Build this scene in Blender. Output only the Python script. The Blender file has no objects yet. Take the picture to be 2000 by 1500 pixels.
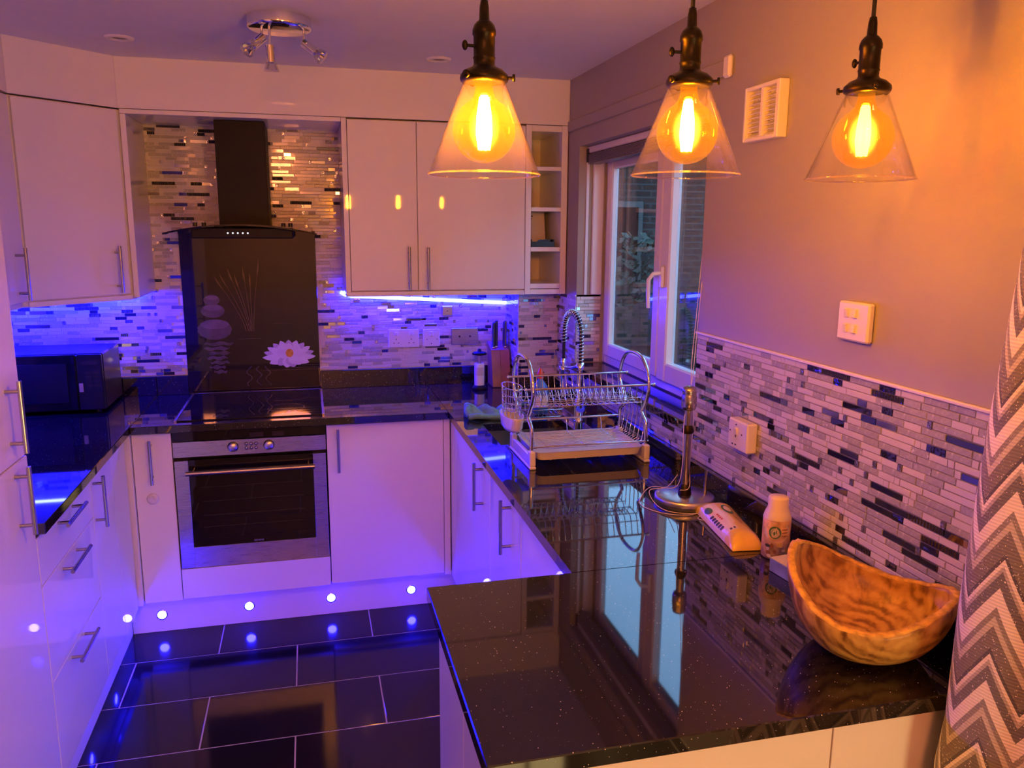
import bpy, math, random
from mathutils import Vector, Matrix
random.seed(7)
S = bpy.context.scene
COL = S.collection
PI = math.pi

# ------------------------------------------------------------------ camera, world, exposure
cam_d = bpy.data.cameras.new('camera')
cam_d.sensor_fit = 'HORIZONTAL'; cam_d.sensor_width = 36.0
cam_d.lens = 1572.4 / 2000 * 36.0
cam_d.clip_start = 0.05; cam_d.clip_end = 200
cam = bpy.data.objects.new('camera', cam_d); COL.objects.link(cam)
def cam_matrix(loc, yaw, pitch, roll):
    y, p, r = (math.radians(a) for a in (yaw, pitch, roll))
    F = Vector((math.sin(y)*math.cos(p), math.cos(y)*math.cos(p), math.sin(p)))
    R0 = Vector((math.cos(y), -math.sin(y), 0)); U0 = R0.cross(F)
    R = math.cos(r)*R0 + math.sin(r)*U0; U = -math.sin(r)*R0 + math.cos(r)*U0
    m = Matrix.Identity(4)
    for i in range(3):
        m[i][0] = R[i]; m[i][1] = U[i]; m[i][2] = -F[i]; m[i][3] = loc[i]
    return m
cam.matrix_world = cam_matrix((0.555, -3.94, 1.684), 14.157, -10.991, 0.415)
S.camera = cam

world = bpy.data.worlds.new('evening_sky'); S.world = world; world.use_nodes = True
bg = world.node_tree.nodes['Background']
bg.inputs[0].default_value = (0.28, 0.56, 1.0, 1); bg.inputs[1].default_value = 5.8

S.view_settings.view_transform = 'Standard'; S.view_settings.look = 'None'
S.view_settings.gamma = 1.0; S.view_settings.use_curve_mapping = False
S.view_settings.exposure = 0.0
S.cycles.volume_max_steps = 24; S.cycles.volume_step_rate = 4
S.cycles.max_bounces = 7; S.cycles.diffuse_bounces = 4; S.cycles.glossy_bounces = 4
S.cycles.use_adaptive_sampling = True; S.cycles.adaptive_threshold = 0.02
S.cycles.transparent_max_bounces = 12; S.cycles.transmission_bounces = 6
S.cycles.sample_clamp_indirect = 6.0
S.cycles.caustics_reflective = False; S.cycles.caustics_refractive = False

# light levels of the room's lamps and the added fill lamps
PENDANT = (1250, 430, 160)          # bare filament strength, one per pendant
AMBER = (1.0, 0.43, 0.014)
BLUE = (0.0035, 0.0045, 1.0)
STRIP = 400.0
STRIP_CORNER = 1000.0
PLINTH_LED = 720.0
CEILING_FILL = 120.0
FLOOR_FILL = 48.0

# ------------------------------------------------------------------ layout (metres)
W = 1.712; WL = -0.78; H = 2.324; ZW = 0.913; ZB = 0.883
YF = -6.4; XFL = -2.6                       # dining end behind the camera

# ------------------------------------------------------------------ materials
def mat(name, col, rough=0.5, metal=0.0, spec=0.5, coat=0.0, coat_r=0.03, vary=0.0, vscale=8.0,
        bump=0.0, bscale=60.0, emit=None, estr=0.0, trans=0.0, alpha=1.0, ior=1.5):
    m = bpy.data.materials.new(name); m.use_nodes = True
    nt = m.node_tree; b = nt.nodes['Principled BSDF']
    b.inputs['Base Color'].default_value = (*col, 1)
    b.inputs['Roughness'].default_value = rough; b.inputs['Metallic'].default_value = metal
    b.inputs['IOR'].default_value = ior
    b.inputs['Specular IOR Level'].default_value = spec
    b.inputs['Coat Weight'].default_value = coat; b.inputs['Coat Roughness'].default_value = coat_r
    b.inputs['Transmission Weight'].default_value = trans
    b.inputs['Alpha'].default_value = alpha
    if emit:
        b.inputs['Emission Color'].default_value = (*emit, 1); b.inputs['Emission Strength'].default_value = estr
    if vary or bump:
        tc = nt.nodes.new('ShaderNodeTexCoord')
        if vary:
            n = nt.nodes.new('ShaderNodeTexNoise'); n.inputs['Scale'].default_value = vscale; n.inputs['Detail'].default_value = 4
            nt.links.new(tc.outputs['Object'], n.inputs['Vector'])
            r = nt.nodes.new('ShaderNodeValToRGB')
            r.color_ramp.elements[0].position = .3; r.color_ramp.elements[1].position = .7
            r.color_ramp.elements[0].color = (*[c*(1-vary) for c in col], 1)
            r.color_ramp.elements[1].color = (*[min(1, c*(1+vary)) for c in col], 1)
            nt.links.new(n.outputs['Fac'], r.inputs['Fac']); nt.links.new(r.outputs['Color'], b.inputs['Base Color'])
        if bump:
            n2 = nt.nodes.new('ShaderNodeTexNoise'); n2.inputs['Scale'].default_value = bscale; n2.inputs['Detail'].default_value = 3
            nt.links.new(tc.outputs['Object'], n2.inputs['Vector'])
            bp = nt.nodes.new('ShaderNodeBump'); bp.inputs['Strength'].default_value = bump; bp.inputs['Distance'].default_value = .002
            nt.links.new(n2.outputs['Fac'], bp.inputs['Height']); nt.links.new(bp.outputs['Normal'], b.inputs['Normal'])
    return m

def emit_mat(name, col, strength):
    m = bpy.data.materials.new(name); m.use_nodes = True; nt = m.node_tree; nt.nodes.clear()
    e = nt.nodes.new('ShaderNodeEmission'); e.inputs[0].default_value = (*col, 1); e.inputs[1].default_value = strength
    o = nt.nodes.new('ShaderNodeOutputMaterial'); nt.links.new(e.outputs[0], o.inputs[0]); return m

def glass_mat(name, tint=(1, 1, 1), ior=1.45, haze=0.0, haze_col=(1, 1, 1), emit=None, estr=0.0, rough=0.0):
    """thin clear glass: see-through with Fresnel reflection"""
    m = bpy.data.materials.new(name); m.use_nodes = True; nt = m.node_tree; nt.nodes.clear()
    t = nt.nodes.new('ShaderNodeBsdfTransparent'); t.inputs[0].default_value = (*tint, 1)
    g = nt.nodes.new('ShaderNodeBsdfGlossy'); g.inputs['Roughness'].default_value = rough
    fr = nt.nodes.new('ShaderNodeFresnel')
    ge = nt.nodes.new('ShaderNodeNewGeometry'); mr = nt.nodes.new('ShaderNodeMapRange')      # same reflectance on both faces of the sheet
    mr.inputs['To Min'].default_value = ior; mr.inputs['To Max'].default_value = 1/ior
    nt.links.new(ge.outputs['Backfacing'], mr.inputs['Value']); nt.links.new(mr.outputs[0], fr.inputs[0])
    mx = nt.nodes.new('ShaderNodeMixShader'); nt.links.new(fr.outputs[0], mx.inputs[0])
    base = t.outputs[0]
    if haze:
        d = nt.nodes.new('ShaderNodeBsdfTranslucent'); d.inputs[0].default_value = (*haze_col, 1)
        m2 = nt.nodes.new('ShaderNodeMixShader'); m2.inputs[0].default_value = haze
        nt.links.new(base, m2.inputs[1]); nt.links.new(d.outputs[0], m2.inputs[2]); base = m2.outputs[0]
    nt.links.new(base, mx.inputs[1]); nt.links.new(g.outputs[0], mx.inputs[2])
    out = mx.outputs[0]
    if emit:
        e = nt.nodes.new('ShaderNodeEmission'); e.inputs[0].default_value = (*emit, 1); e.inputs[1].default_value = estr
        a = nt.nodes.new('ShaderNodeAddShader'); nt.links.new(out, a.inputs[0]); nt.links.new(e.outputs[0], a.inputs[1]); out = a.outputs[0]
    o = nt.nodes.new('ShaderNodeOutputMaterial'); nt.links.new(out, o.inputs[0]); return m

def speckle_granite(name, base, fleck, thr=.045, scale=240, rough=.035):
    m = mat(name, base, rough=rough, spec=.9, ior=1.6); nt = m.node_tree; b = nt.nodes['Principled BSDF']
    tc = nt.nodes.new('ShaderNodeTexCoord')
    vo = nt.nodes.new('ShaderNodeTexVoronoi'); vo.inputs['Scale'].default_value = scale
    nt.links.new(tc.outputs['Object'], vo.inputs['Vector'])
    wn = nt.nodes.new('ShaderNodeTexWhiteNoise'); nt.links.new(vo.outputs['Position'], wn.inputs['Vector'])
    sz = nt.nodes.new('ShaderNodeMath'); sz.operation = 'MULTIPLY'; sz.inputs[1].default_value = .23
    pw = nt.nodes.new('ShaderNodeMath'); pw.operation = 'POWER'; pw.inputs[1].default_value = 7
    nt.links.new(wn.outputs['Value'], pw.inputs[0]); nt.links.new(pw.outputs[0], sz.inputs[0])
    lt = nt.nodes.new('ShaderNodeMath'); lt.operation = 'LESS_THAN'
    nt.links.new(vo.outputs['Distance'], lt.inputs[0]); nt.links.new(sz.outputs[0], lt.inputs[1])
    mx = nt.nodes.new('ShaderNodeMix'); mx.data_type = 'RGBA'
    mx.inputs['A'].default_value = (*base, 1); mx.inputs['B'].default_value = (*fleck, 1)
    nt.links.new(lt.outputs[0], mx.inputs['Factor']); nt.links.new(mx.outputs['Result'], b.inputs['Base Color'])
    return m

def glitter_glass(name, col):
    m = mat(name, col, rough=.18, spec=.6, coat=.6); nt = m.node_tree; b = nt.nodes['Principled BSDF']
    tc = nt.nodes.new('ShaderNodeTexCoord'); vo = nt.nodes.new('ShaderNodeTexVoronoi'); vo.inputs['Scale'].default_value = 230
    nt.links.new(tc.outputs['Object'], vo.inputs['Vector'])
    wn = nt.nodes.new('ShaderNodeTexWhiteNoise'); nt.links.new(vo.outputs['Position'], wn.inputs['Vector'])
    r = nt.nodes.new('ShaderNodeValToRGB'); r.color_ramp.elements[0].position = .0; r.color_ramp.elements[1].position = 1
    r.color_ramp.elements[0].color = (*[c*.93 for c in col], 1); r.color_ramp.elements[1].color = (*[min(1, c*1.12) for c in col], 1); e_ = r.color_ramp.elements.new(.95); e_.color = (*[min(1, c*1.10) for c in col], 1); r.color_ramp.elements[-1].color = (*[min(1, c*1.9) for c in col], 1)
    nt.links.new(wn.outputs['Value'], r.inputs['Fac']); nt.links.new(r.outputs['Color'], b.inputs['Base Color'])
    bp = nt.nodes.new('ShaderNodeBump'); bp.inputs['Strength'].default_value = .07; bp.inputs['Distance'].default_value = .002
    nt.links.new(wn.outputs['Value'], bp.inputs['Height']); nt.links.new(bp.outputs['Normal'], b.inputs['Normal'])
    return m

def ribbed_mirror(name, col):
    m = mat(name, col, rough=.08, metal=.85); nt = m.node_tree; b = nt.nodes['Principled BSDF']
    tc = nt.nodes.new('ShaderNodeTexCoord'); w = nt.nodes.new('ShaderNodeTexWave')
    w.wave_type = 'BANDS'; w.bands_direction = 'X'; w.inputs['Scale'].default_value = 38; w.inputs['Distortion'].default_value = 1.2
    nt.links.new(tc.outputs['Object'], w.inputs['Vector'])
    bp = nt.nodes.new('ShaderNodeBump'); bp.inputs['Strength'].default_value = .9; bp.inputs['Distance'].default_value = .004
    nt.links.new(w.outputs['Fac'], bp.inputs['Height']); nt.links.new(bp.outputs['Normal'], b.inputs['Normal'])
    return m

def brushed(name, col, rough=.3, axis=(1, 1, 60)):
    m = mat(name, col, rough=rough, metal=1.0); nt = m.node_tree; b = nt.nodes['Principled BSDF']
    tc = nt.nodes.new('ShaderNodeTexCoord'); mp = nt.nodes.new('ShaderNodeMapping'); mp.inputs['Scale'].default_value = axis
    n = nt.nodes.new('ShaderNodeTexNoise'); n.inputs['Scale'].default_value = 12; n.inputs['Detail'].default_value = 3
    nt.links.new(tc.outputs['Object'], mp.inputs[0]); nt.links.new(mp.outputs[0], n.inputs['Vector'])
    mr = nt.nodes.new('ShaderNodeMapRange'); mr.inputs['To Min'].default_value = rough*.8; mr.inputs['To Max'].default_value = rough*1.25
    nt.links.new(n.outputs['Fac'], mr.inputs['Value']); nt.links.new(mr.outputs[0], b.inputs['Roughness'])
    b.inputs['Anisotropic'].default_value = .6
    return m

def wood_bowl_mat():
    m = mat('olive_wood', (.4, .17, .05), rough=.38, spec=.4); nt = m.node_tree; b = nt.nodes['Principled BSDF']
    tc = nt.nodes.new('ShaderNodeTexCoord'); mp = nt.nodes.new('ShaderNodeMapping')
    mp.inputs['Location'].default_value = (.02, -.01, -.03); mp.inputs['Scale'].default_value = (1, 1.25, .8)
    mp.inputs['Rotation'].default_value = (.3, .2, .4)
    nt.links.new(tc.outputs['Object'], mp.inputs[0])
    w = nt.nodes.new('ShaderNodeTexWave'); w.wave_type = 'RINGS'; w.rings_direction = 'Z'
    w.inputs['Scale'].default_value = 15; w.inputs['Distortion'].default_value = 7.5; w.inputs['Detail'].default_value = 4; w.inputs['Detail Scale'].default_value = 1.4
    nt.links.new(mp.outputs[0], w.inputs['Vector'])
    n = nt.nodes.new('ShaderNodeTexNoise'); n.inputs['Scale'].default_value = 13; n.inputs['Detail'].default_value = 8; n.inputs['Distortion'].default_value = 1.8
    nt.links.new(mp.outputs[0], n.inputs['Vector'])
    mx = nt.nodes.new('ShaderNodeMath'); mx.operation = 'MULTIPLY_ADD'; mx.inputs[1].default_value = .20
    ad = nt.nodes.new('ShaderNodeMath'); ad.operation = 'MULTIPLY'; ad.inputs[1].default_value = .88
    nt.links.new(n.outputs['Fac'], ad.inputs[0]); nt.links.new(w.outputs['Fac'], mx.inputs[0]); nt.links.new(ad.outputs[0], mx.inputs[2])
    r = nt.nodes.new('ShaderNodeValToRGB'); cr = r.color_ramp
    cr.elements[0].position = .22; cr.elements[0].color = (.07, .022, .006, 1)
    cr.elements[1].position = .78; cr.elements[1].color = (.68, .43, .12, 1)
    e = cr.elements.new(.40); e.color = (.24, .115, .03, 1)
    e = cr.elements.new(.55); e.color = (.5, .275, .07, 1)
    nt.links.new(mx.outputs[0], r.inputs['Fac']); nt.links.new(r.outputs['Color'], b.inputs['Base Color'])
    return m

def chevron_mat():
    m = mat('chevron_fabric', (.5, .45, .45), rough=.75, spec=.3); nt = m.node_tree; b = nt.nodes['Principled BSDF']
    uv = nt.nodes.new('ShaderNodeUVMap'); uv.uv_map = 'UVMap'; sp = nt.nodes.new('ShaderNodeSeparateXYZ'); nt.links.new(uv.outputs[0], sp.inputs[0])
    def mth(op, a, bb=None):
        n = nt.nodes.new('ShaderNodeMath'); n.operation = op
        for i, x in enumerate((a, bb)):
            if x is None: continue
            if isinstance(x, (int, float)): n.inputs[i].default_value = x
            else: nt.links.new(x, n.inputs[i])
        return n.outputs[0]
    zig = mth('MULTIPLY', mth('PINGPONG', sp.outputs[0], .050), 1.65)
    v = mth('FRACT', mth('DIVIDE', mth('SUBTRACT', sp.outputs[1], zig), .150))
    r = nt.nodes.new('ShaderNodeValToRGB'); cr = r.color_ramp; cr.interpolation = 'CONSTANT'
    stops = [(0, (.80, .74, .70)), (.20, (.16, .15, .17)), (.37, (.45, .41, .40)), (.43, (.80, .74, .70)), (.50, (.10, .095, .115)), (.56, (.20, .18, .17)), (.80, (.55, .51, .44)), (.9, (.27, .25, .24))]
    cr.elements[0].position = 0; cr.elements[0].color = (*stops[0][1], 1); cr.elements[1].position = stops[1][0]; cr.elements[1].color = (*stops[1][1], 1)
    for p, c in stops[2:]:
        e = cr.elements.new(p); e.color = (*c, 1)
    nt.links.new(v, r.inputs['Fac'])
    vo = nt.nodes.new('ShaderNodeTexVoronoi'); vo.inputs['Scale'].default_value = 850; nt.links.new(uv.outputs[0], vo.inputs['Vector'])
    wn = nt.nodes.new('ShaderNodeTexWhiteNoise'); nt.links.new(vo.outputs['Position'], wn.inputs['Vector'])
    gl = mth('GREATER_THAN', wn.outputs['Value'], .982)
    mx = nt.nodes.new('ShaderNodeMix'); mx.data_type = 'RGBA'; nt.links.new(gl, mx.inputs['Factor'])
    nt.links.new(r.outputs['Color'], mx.inputs['A']); mx.inputs['B'].default_value = (.95, .9, .85, 1)
    nt.links.new(mx.outputs['Result'], b.inputs['Base Color'])
    # woven rib
    wv = nt.nodes.new('ShaderNodeTexWave'); wv.bands_direction = 'Y'; wv.inputs['Scale'].default_value = 60; nt.links.new(uv.outputs[0], wv.inputs['Vector'])
    bp = nt.nodes.new('ShaderNodeBump'); bp.inputs['Strength'].default_value = .35; bp.inputs['Distance'].default_value = .002
    nt.links.new(wv.outputs['Fac'], bp.inputs['Height']); nt.links.new(bp.outputs['Normal'], b.inputs['Normal'])
    b.inputs['Sheen Weight'].default_value = .2
    return m

def brick_mat():
    m = mat('brickwork', (.2, .1, .07), rough=.9); nt = m.node_tree; b = nt.nodes['Principled BSDF']
    tc = nt.nodes.new('ShaderNodeTexCoord'); mp = nt.nodes.new('ShaderNodeMapping'); mp.inputs['Rotation'].default_value = (PI/2, 0, 0)
    br = nt.nodes.new('ShaderNodeTexBrick'); br.inputs['Scale'].default_value = 1
    br.inputs['Brick Width'].default_value = .225; br.inputs['Row Height'].default_value = .075; br.inputs['Mortar Size'].default_value = .008
    br.inputs['Color1'].default_value = (.045, .022, .016, 1); br.inputs['Color2'].default_value = (.028, .015, .011, 1); br.inputs['Mortar'].default_value = (.06, .055, .05, 1)
    nt.links.new(tc.outputs['Object'], mp.inputs[0]); nt.links.new(mp.outputs[0], br.inputs['Vector']); nt.links.new(br.outputs['Color'], b.inputs['Base Color'])
    return m

M = {}
M['gloss'] = mat('gloss_white_lacquer', (.80, .78, .79), rough=.55, spec=.3, coat=.75, coat_r=.03, vary=.012, vscale=3)
M['satin'] = mat('white_satin_plinth', (.76, .74, .76), rough=.45, spec=.3, vary=.015)
M['carcass'] = mat('white_melamine', (.76, .74, .74), rough=.35, vary=.02)
M['steel'] = brushed('brushed_steel', (.62, .60, .58), .28)
M['steel_h'] = brushed('brushed_steel_handle', (.44, .42, .41), .25, (40, 40, 2))
M['chrome'] = mat('chrome', (.82, .82, .84), rough=.07, metal=1, vary=.02)
M['granite'] = speckle_granite('black_sparkle_granite', (.011, .010, .011), (.85, .8, .78))
M['floor_tile'] = mat('black_floor_tile', (.012, .010, .013), rough=.10, spec=.32, vary=.25, vscale=2.5, bump=.02, bscale=9)
M['grout_floor'] = mat('floor_grout', (.50, .48, .50), rough=.85, vary=.1)
M['wall'] = mat('grey_wall_paint', (.36, .33, .295), rough=.62, spec=.35, vary=.03, vscale=2, bump=.05, bscale=120)
M['wall_room'] = mat('dining_wall_paint', (.55, .50, .46), rough=.7, vary=.03)
M['ceiling'] = mat('ceiling_paint', (.74, .73, .75), rough=.8, vary=.02, bump=.04, bscale=90)
M['grout'] = mat('mosaic_grout', (.74, .71, .70), rough=.8, vary=.04)
M['t_white'] = mat('white_glass_tile', (.62, .60, .60), rough=.14, spec=.6, coat=.5, vary=.03, vscale=30)
M['t_glit'] = glitter_glass('silver_glitter_tile', (.39, .39, .37))
M['t_rib'] = ribbed_mirror('ribbed_dark_mirror_tile', (.12, .12, .17))
M['t_mirror'] = mat('dark_mirror_tile', (.20, .20, .26), rough=.03, metal=.95, vary=.15, vscale=20)
M['t_silver'] = mat('silver_mirror_tile', (.62, .61, .62), rough=.10, metal=.95, vary=.1, vscale=20)
M['t_gem'] = mat('clear_gem_tile', (.45, .45, .52), rough=.04, metal=.8, bump=.9, bscale=90)
M['black_glass'] = mat('black_glass', (.006, .005, .006), rough=.025, spec=.6, vary=.1)
M['black_metal'] = mat('black_hood_paint', (.010, .007, .008), rough=.5, spec=.2, vary=.1)
M['black_plastic'] = mat('black_plastic', (.010, .010, .012), rough=.28, vary=.1)
M['upvc'] = mat('white_upvc', (.74, .72, .74), rough=.25, spec=.5, coat=.3, vary=.02)
M['plastic'] = mat('white_plastic', (.78, .75, .72), rough=.3, coat=.3, vary=.02)
M['blue_led'] = emit_mat('blue_led_strip', BLUE, STRIP)
M['blue_led2'] = emit_mat('blue_led_strip_corner', BLUE, STRIP_CORNER)
M['plinth_led'] = emit_mat('blue_plinth_led', (0.006, 0.005, 1.0), PLINTH_LED)
M['bronze'] = mat('antique_black_bronze', (.030, .022, .014), rough=.38, metal=.85, vary=.2, vscale=40)
M['cord'] = mat('black_fabric_cord', (.012, .010, .010), rough=.8, vary=.2)
M['shade'] = glass_mat('clear_shade_glass', (.985, .97, .955), 1.45, .009, (1, .82, .66))
M['shade_rim'] = glass_mat('shade_glass_rim', (.9, .86, .84), 1.6, .12, (1, .8, .65))
M['globe'] = glass_mat('amber_bulb_glass', (1.0, .68, .28), 1.45, .002, (1, .5, .12), emit=(1.0, .34, .02), estr=.22)
M['spot_glass'] = glass_mat('spot_lens_glass', (.93, .92, .92), 1.5, .10)
M['pane'] = glass_mat('window_pane', (.82, .84, .84), 1.6)
M['wood'] = wood_bowl_mat()
M['wood_block'] = mat('beech_wood', (.32, .12, .045), rough=.5, vary=.18, vscale=14)
M['chevron'] = chevron_mat()
M['brick'] = brick_mat()
M['cloth'] = mat('teal_cloth', (.16, .36, .40), rough=.95, vary=.2, vscale=30, bump=.6, bscale=220)
M['bottle_blue'] = mat('blue_bottle', (.08, .25, .62), rough=.15, coat=.5, trans=.25, vary=.05)
M['red_cap'] = mat('red_cap', (.6, .06, .03), rough=.35, vary=.05)
M['sink'] = mat('dark_composite_sink', (.05, .045, .045), rough=.4, vary=.2)

# ------------------------------------------------------------------ mesh helpers
ORG = {}
class MB:
    def __init__(s): s.v = []; s.f = []; s.m = []; s.s = []
    def add(s, vs, fs, mi=0, sm=False):
        o = len(s.v); s.v += [tuple(v) for v in vs]
        for f in fs: s.f.append([i+o for i in f]); s.m.append(mi); s.s.append(sm)
        return s
    def box(s, a, b, bev=0.0, mi=0):
        c = [(a[i]+b[i])/2 for i in range(3)]; h = [abs(b[i]-a[i])/2 for i in range(3)]
        return s.obox(c, ((1,0,0),(0,1,0),(0,0,1)), h, bev, mi)
    def obox(s, c, ax, h, bev=0.0, mi=0):
        c = Vector(c); ax = [Vector(a).normalized() for a in ax]
        P = lambda x, y, z: c + ax[0]*x + ax[1]*y + ax[2]*z
        if bev <= 0:
            vs = [P(x*h[0], y*h[1], z*h[2]) for z in (-1,1) for y in (-1,1) for x in (-1,1)]
            return s.add(vs, [(0,2,3,1),(4,5,7,6),(0,1,5,4),(2,6,7,3),(0,4,6,2),(1,3,7,5)], mi)
        bev = min(bev, min(h)*.9); vs = []; idx = {}
        for sx in (-1,1):
            for sy in (-1,1):
                for sz in (-1,1):
                    for k in range(3):
                        d = [h[0], h[1], h[2]]
                        for j in range(3):
                            if j != k: d[j] -= bev
                        idx[(sx,sy,sz,k)] = len(vs); vs.append(P(sx*d[0], sy*d[1], sz*d[2]))
        fs = []
        for k in range(3):
            o1, o2 = (k+1)%3, (k+2)%3
            for sg in (-1,1):
                q = []
                for a_, b_ in ((-1,-1),(1,-1),(1,1),(-1,1)):
                    t = [0,0,0]; t[k] = sg; t[o1] = a_; t[o2] = b_; q.append(idx[(*t,k)])
                fs.append(q if sg > 0 else q[::-1])
            for a_ in (-1,1):
                for b_ in (-1,1):
                    q = []
                    for sg, kk in ((-1,o1),(1,o1),(1,o2),(-1,o2)):
                        t = [0,0,0]; t[k] = sg; t[o1] = a_; t[o2] = b_; q.append(idx[(*t,kk)])
                    fs.append(q if a_*b_ > 0 else q[::-1])
        for sx in (-1,1):
            for sy in (-1,1):
                for sz in (-1,1):
                    q = [idx[(sx,sy,sz,k)] for k in range(3)]; fs.append(q if sx*sy*sz > 0 else q[::-1])
        return s.add(vs, fs, mi)
    def frame(s, d):
        d = Vector(d).normalized(); u = d.orthogonal().normalized(); return d, u, d.cross(u)
    def cyl(s, p0, p1, r0, r1=None, n=16, cap=True, mi=0):
        r1 = r0 if r1 is None else r1; p0 = Vector(p0); p1 = Vector(p1); d, u, w = s.frame(p1-p0)
        vs = [p + (u*math.cos(2*PI*i/n) + w*math.sin(2*PI*i/n))*r for p, r in ((p0,r0),(p1,r1)) for i in range(n)]
        s.add(vs, [(i,(i+1)%n,n+(i+1)%n,n+i) for i in range(n)], mi, True)
        if cap: s.add(vs, [list(range(n))[::-1], [n+i for i in range(n)]], mi)
        return s
    def tube(s, pts, r, n=8, closed=False, mi=0, cap=True):
        pts = [Vector(p) for p in pts]; L = len(pts); rs = r if isinstance(r, (list, tuple)) else [r]*L
        tg = []
        for i in range(L):
            a = pts[i-1] if (i > 0 or closed) else pts[i]; b = pts[(i+1) % L] if (i < L-1 or closed) else pts[i]
            tg.append((b-a).normalized())
        u = tg[0].orthogonal().normalized(); vs = []
        for i in range(L):
            u = (u - tg[i]*u.dot(tg[i]))
            u = u.normalized() if u.length > 1e-6 else tg[i].orthogonal().normalized()
            w = tg[i].cross(u)
            vs += [pts[i] + (u*math.cos(2*PI*k/n) + w*math.sin(2*PI*k/n))*rs[i] for k in range(n)]
        fs = []
        for i in range(L if closed else L-1):
            j = (i+1) % L
            fs += [(i*n+k, i*n+(k+1)%n, j*n+(k+1)%n, j*n+k) for k in range(n)]
        s.add(vs, fs, mi, True)
        if cap and not closed: s.add(vs, [list(range(n))[::-1], [(L-1)*n+k for k in range(n)]], mi)
        return s
    def lathe(s, prof, c, ax=(0,0,1), n=32, mi=0, sm=True):
        c = Vector(c); d = Vector(ax).normalized()
        u = Vector((1,0,0)) if abs(d.z) > .9 else d.orthogonal().normalized(); w = d.cross(u); vs = []; fs = []
        for r, z in prof:
            vs += [c + d*z + (u*math.cos(2*PI*k/n) + w*math.sin(2*PI*k/n))*r for k in range(n)]
        for i in range(len(prof)-1):
            fs += [(i*n+k, i*n+(k+1)%n, (i+1)*n+(k+1)%n, (i+1)*n+k) for k in range(n)]
        return s.add(vs, fs, mi, sm)
    def prism(s, poly, axis, a, b, mi=0):
        """poly of 2-D points in the two other axes, extruded along axis from a to b"""
        n = len(poly)
        def P(p, t):
            if axis == 'x': return (t, p[0], p[1])
            if axis == 'y': return (p[0], t, p[1])
            return (p[0], p[1], t)
        vs = [P(p, a) for p in poly] + [P(p, b) for p in poly]
        return s.add(vs, [list(range(n)), [n+i for i in range(n)][::-1]] + [(i, n+i, n+(i+1)%n, (i+1)%n) for i in range(n)], mi)
    def ball(s, c, r, n=16, m=8, mi=0, sc=(1,1,1)):
        prof = [(max(1e-5, r*math.sin(PI*i/m)), -r*math.cos(PI*i/m)) for i in range(m+1)]
        o = len(s.v); s.lathe(prof, (0,0,0), n=n, mi=mi)
        for i in range(o, len(s.v)):
            v = s.v[i]; s.v[i] = (c[0]+v[0]*sc[0], c[1]+v[1]*sc[1], c[2]+v[2]*sc[2])
        return s
    def mesh(s, name, mats, off):
        me = bpy.data.meshes.new(name)
        me.from_pydata([(v[0]-off[0], v[1]-off[1], v[2]-off[2]) for v in s.v], [], s.f)
        for m in (mats if isinstance(mats, (list, tuple)) else [mats]): me.materials.append(m)
        me.polygons.foreach_set('material_index', s.m); me.polygons.foreach_set('use_smooth', s.s)
        me.update(); return me

def props(o, label, cat, group=None, kind=None):
    if label: o['label'] = label
    if cat: o['category'] = cat
    if group: o['group'] = group
    if kind: o['kind'] = kind
    return o
def O(name, mb, mats, parent=None, label=None, cat=None, group=None, kind=None, org=None):
    """one mesh object; world coordinates in, parent-relative data out"""
    if parent is not None: off = ORG[parent.name]
    elif org is not None: off = org
    else:
        xs = [v[0] for v in mb.v]; ys = [v[1] for v in mb.v]; zs = [v[2] for v in mb.v]
        off = ((min(xs)+max(xs))/2, (min(ys)+max(ys))/2, min(zs))
    o = bpy.data.objects.new(name, mb.mesh(name, mats, off)); COL.objects.link(o)
    if parent is not None: o.parent = parent
    else: o.location = off
    ORG[o.name] = off
    return props(o, label, cat, group, kind)
def T(name, label, cat, loc, group=None):
    o = bpy.data.objects.new(name, None); o.empty_display_size = .05; COL.objects.link(o); o.location = loc
    ORG[o.name] = loc; return props(o, label, cat, group)
def B(a, b, bev=0.0): return MB().box(a, b, bev)
def text_part(name, body, size, origin, xaxis, yaxis, m, parent, depth=.0004, align='CENTER'):
    c = bpy.data.curves.new(name, 'FONT'); c.body = body; c.size = size; c.extrude = depth; c.align_x = align; c.align_y = 'CENTER'; c.resolution_u = 2
    tmp = bpy.data.objects.new(name + '_tmp', c); COL.objects.link(tmp)
    me = bpy.data.meshes.new_from_object(tmp); bpy.data.objects.remove(tmp)
    X = Vector(xaxis).normalized(); Y = Vector(yaxis).normalized(); Z = X.cross(Y); off = Vector(ORG[parent.name]); Q = Vector(origin)
    for v in me.vertices: v.co = Q + X*v.co.x + Y*v.co.y + Z*v.co.z - off
    me.materials.clear(); me.materials.append(m)
    o = bpy.data.objects.new(name, me); COL.objects.link(o); o.parent = parent; ORG[o.name] = tuple(off); return o

def handle(parent, p0, p1, out, off=.033, r=.006):
    """bar handle between p0 and p1 on the door face, standing off along out"""
    p0 = Vector(p0); p1 = Vector(p1); out = Vector(out).normalized(); d = (p1-p0)
    mb = MB().cyl(p0+out*off, p1+out*off, r, n=14)
    for t in (.14, .86):
        q = p0 + d*t; mb.cyl(q, q+out*off, r*.8, n=12)
    return O('handle', mb, M['steel_h'], parent)

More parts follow.
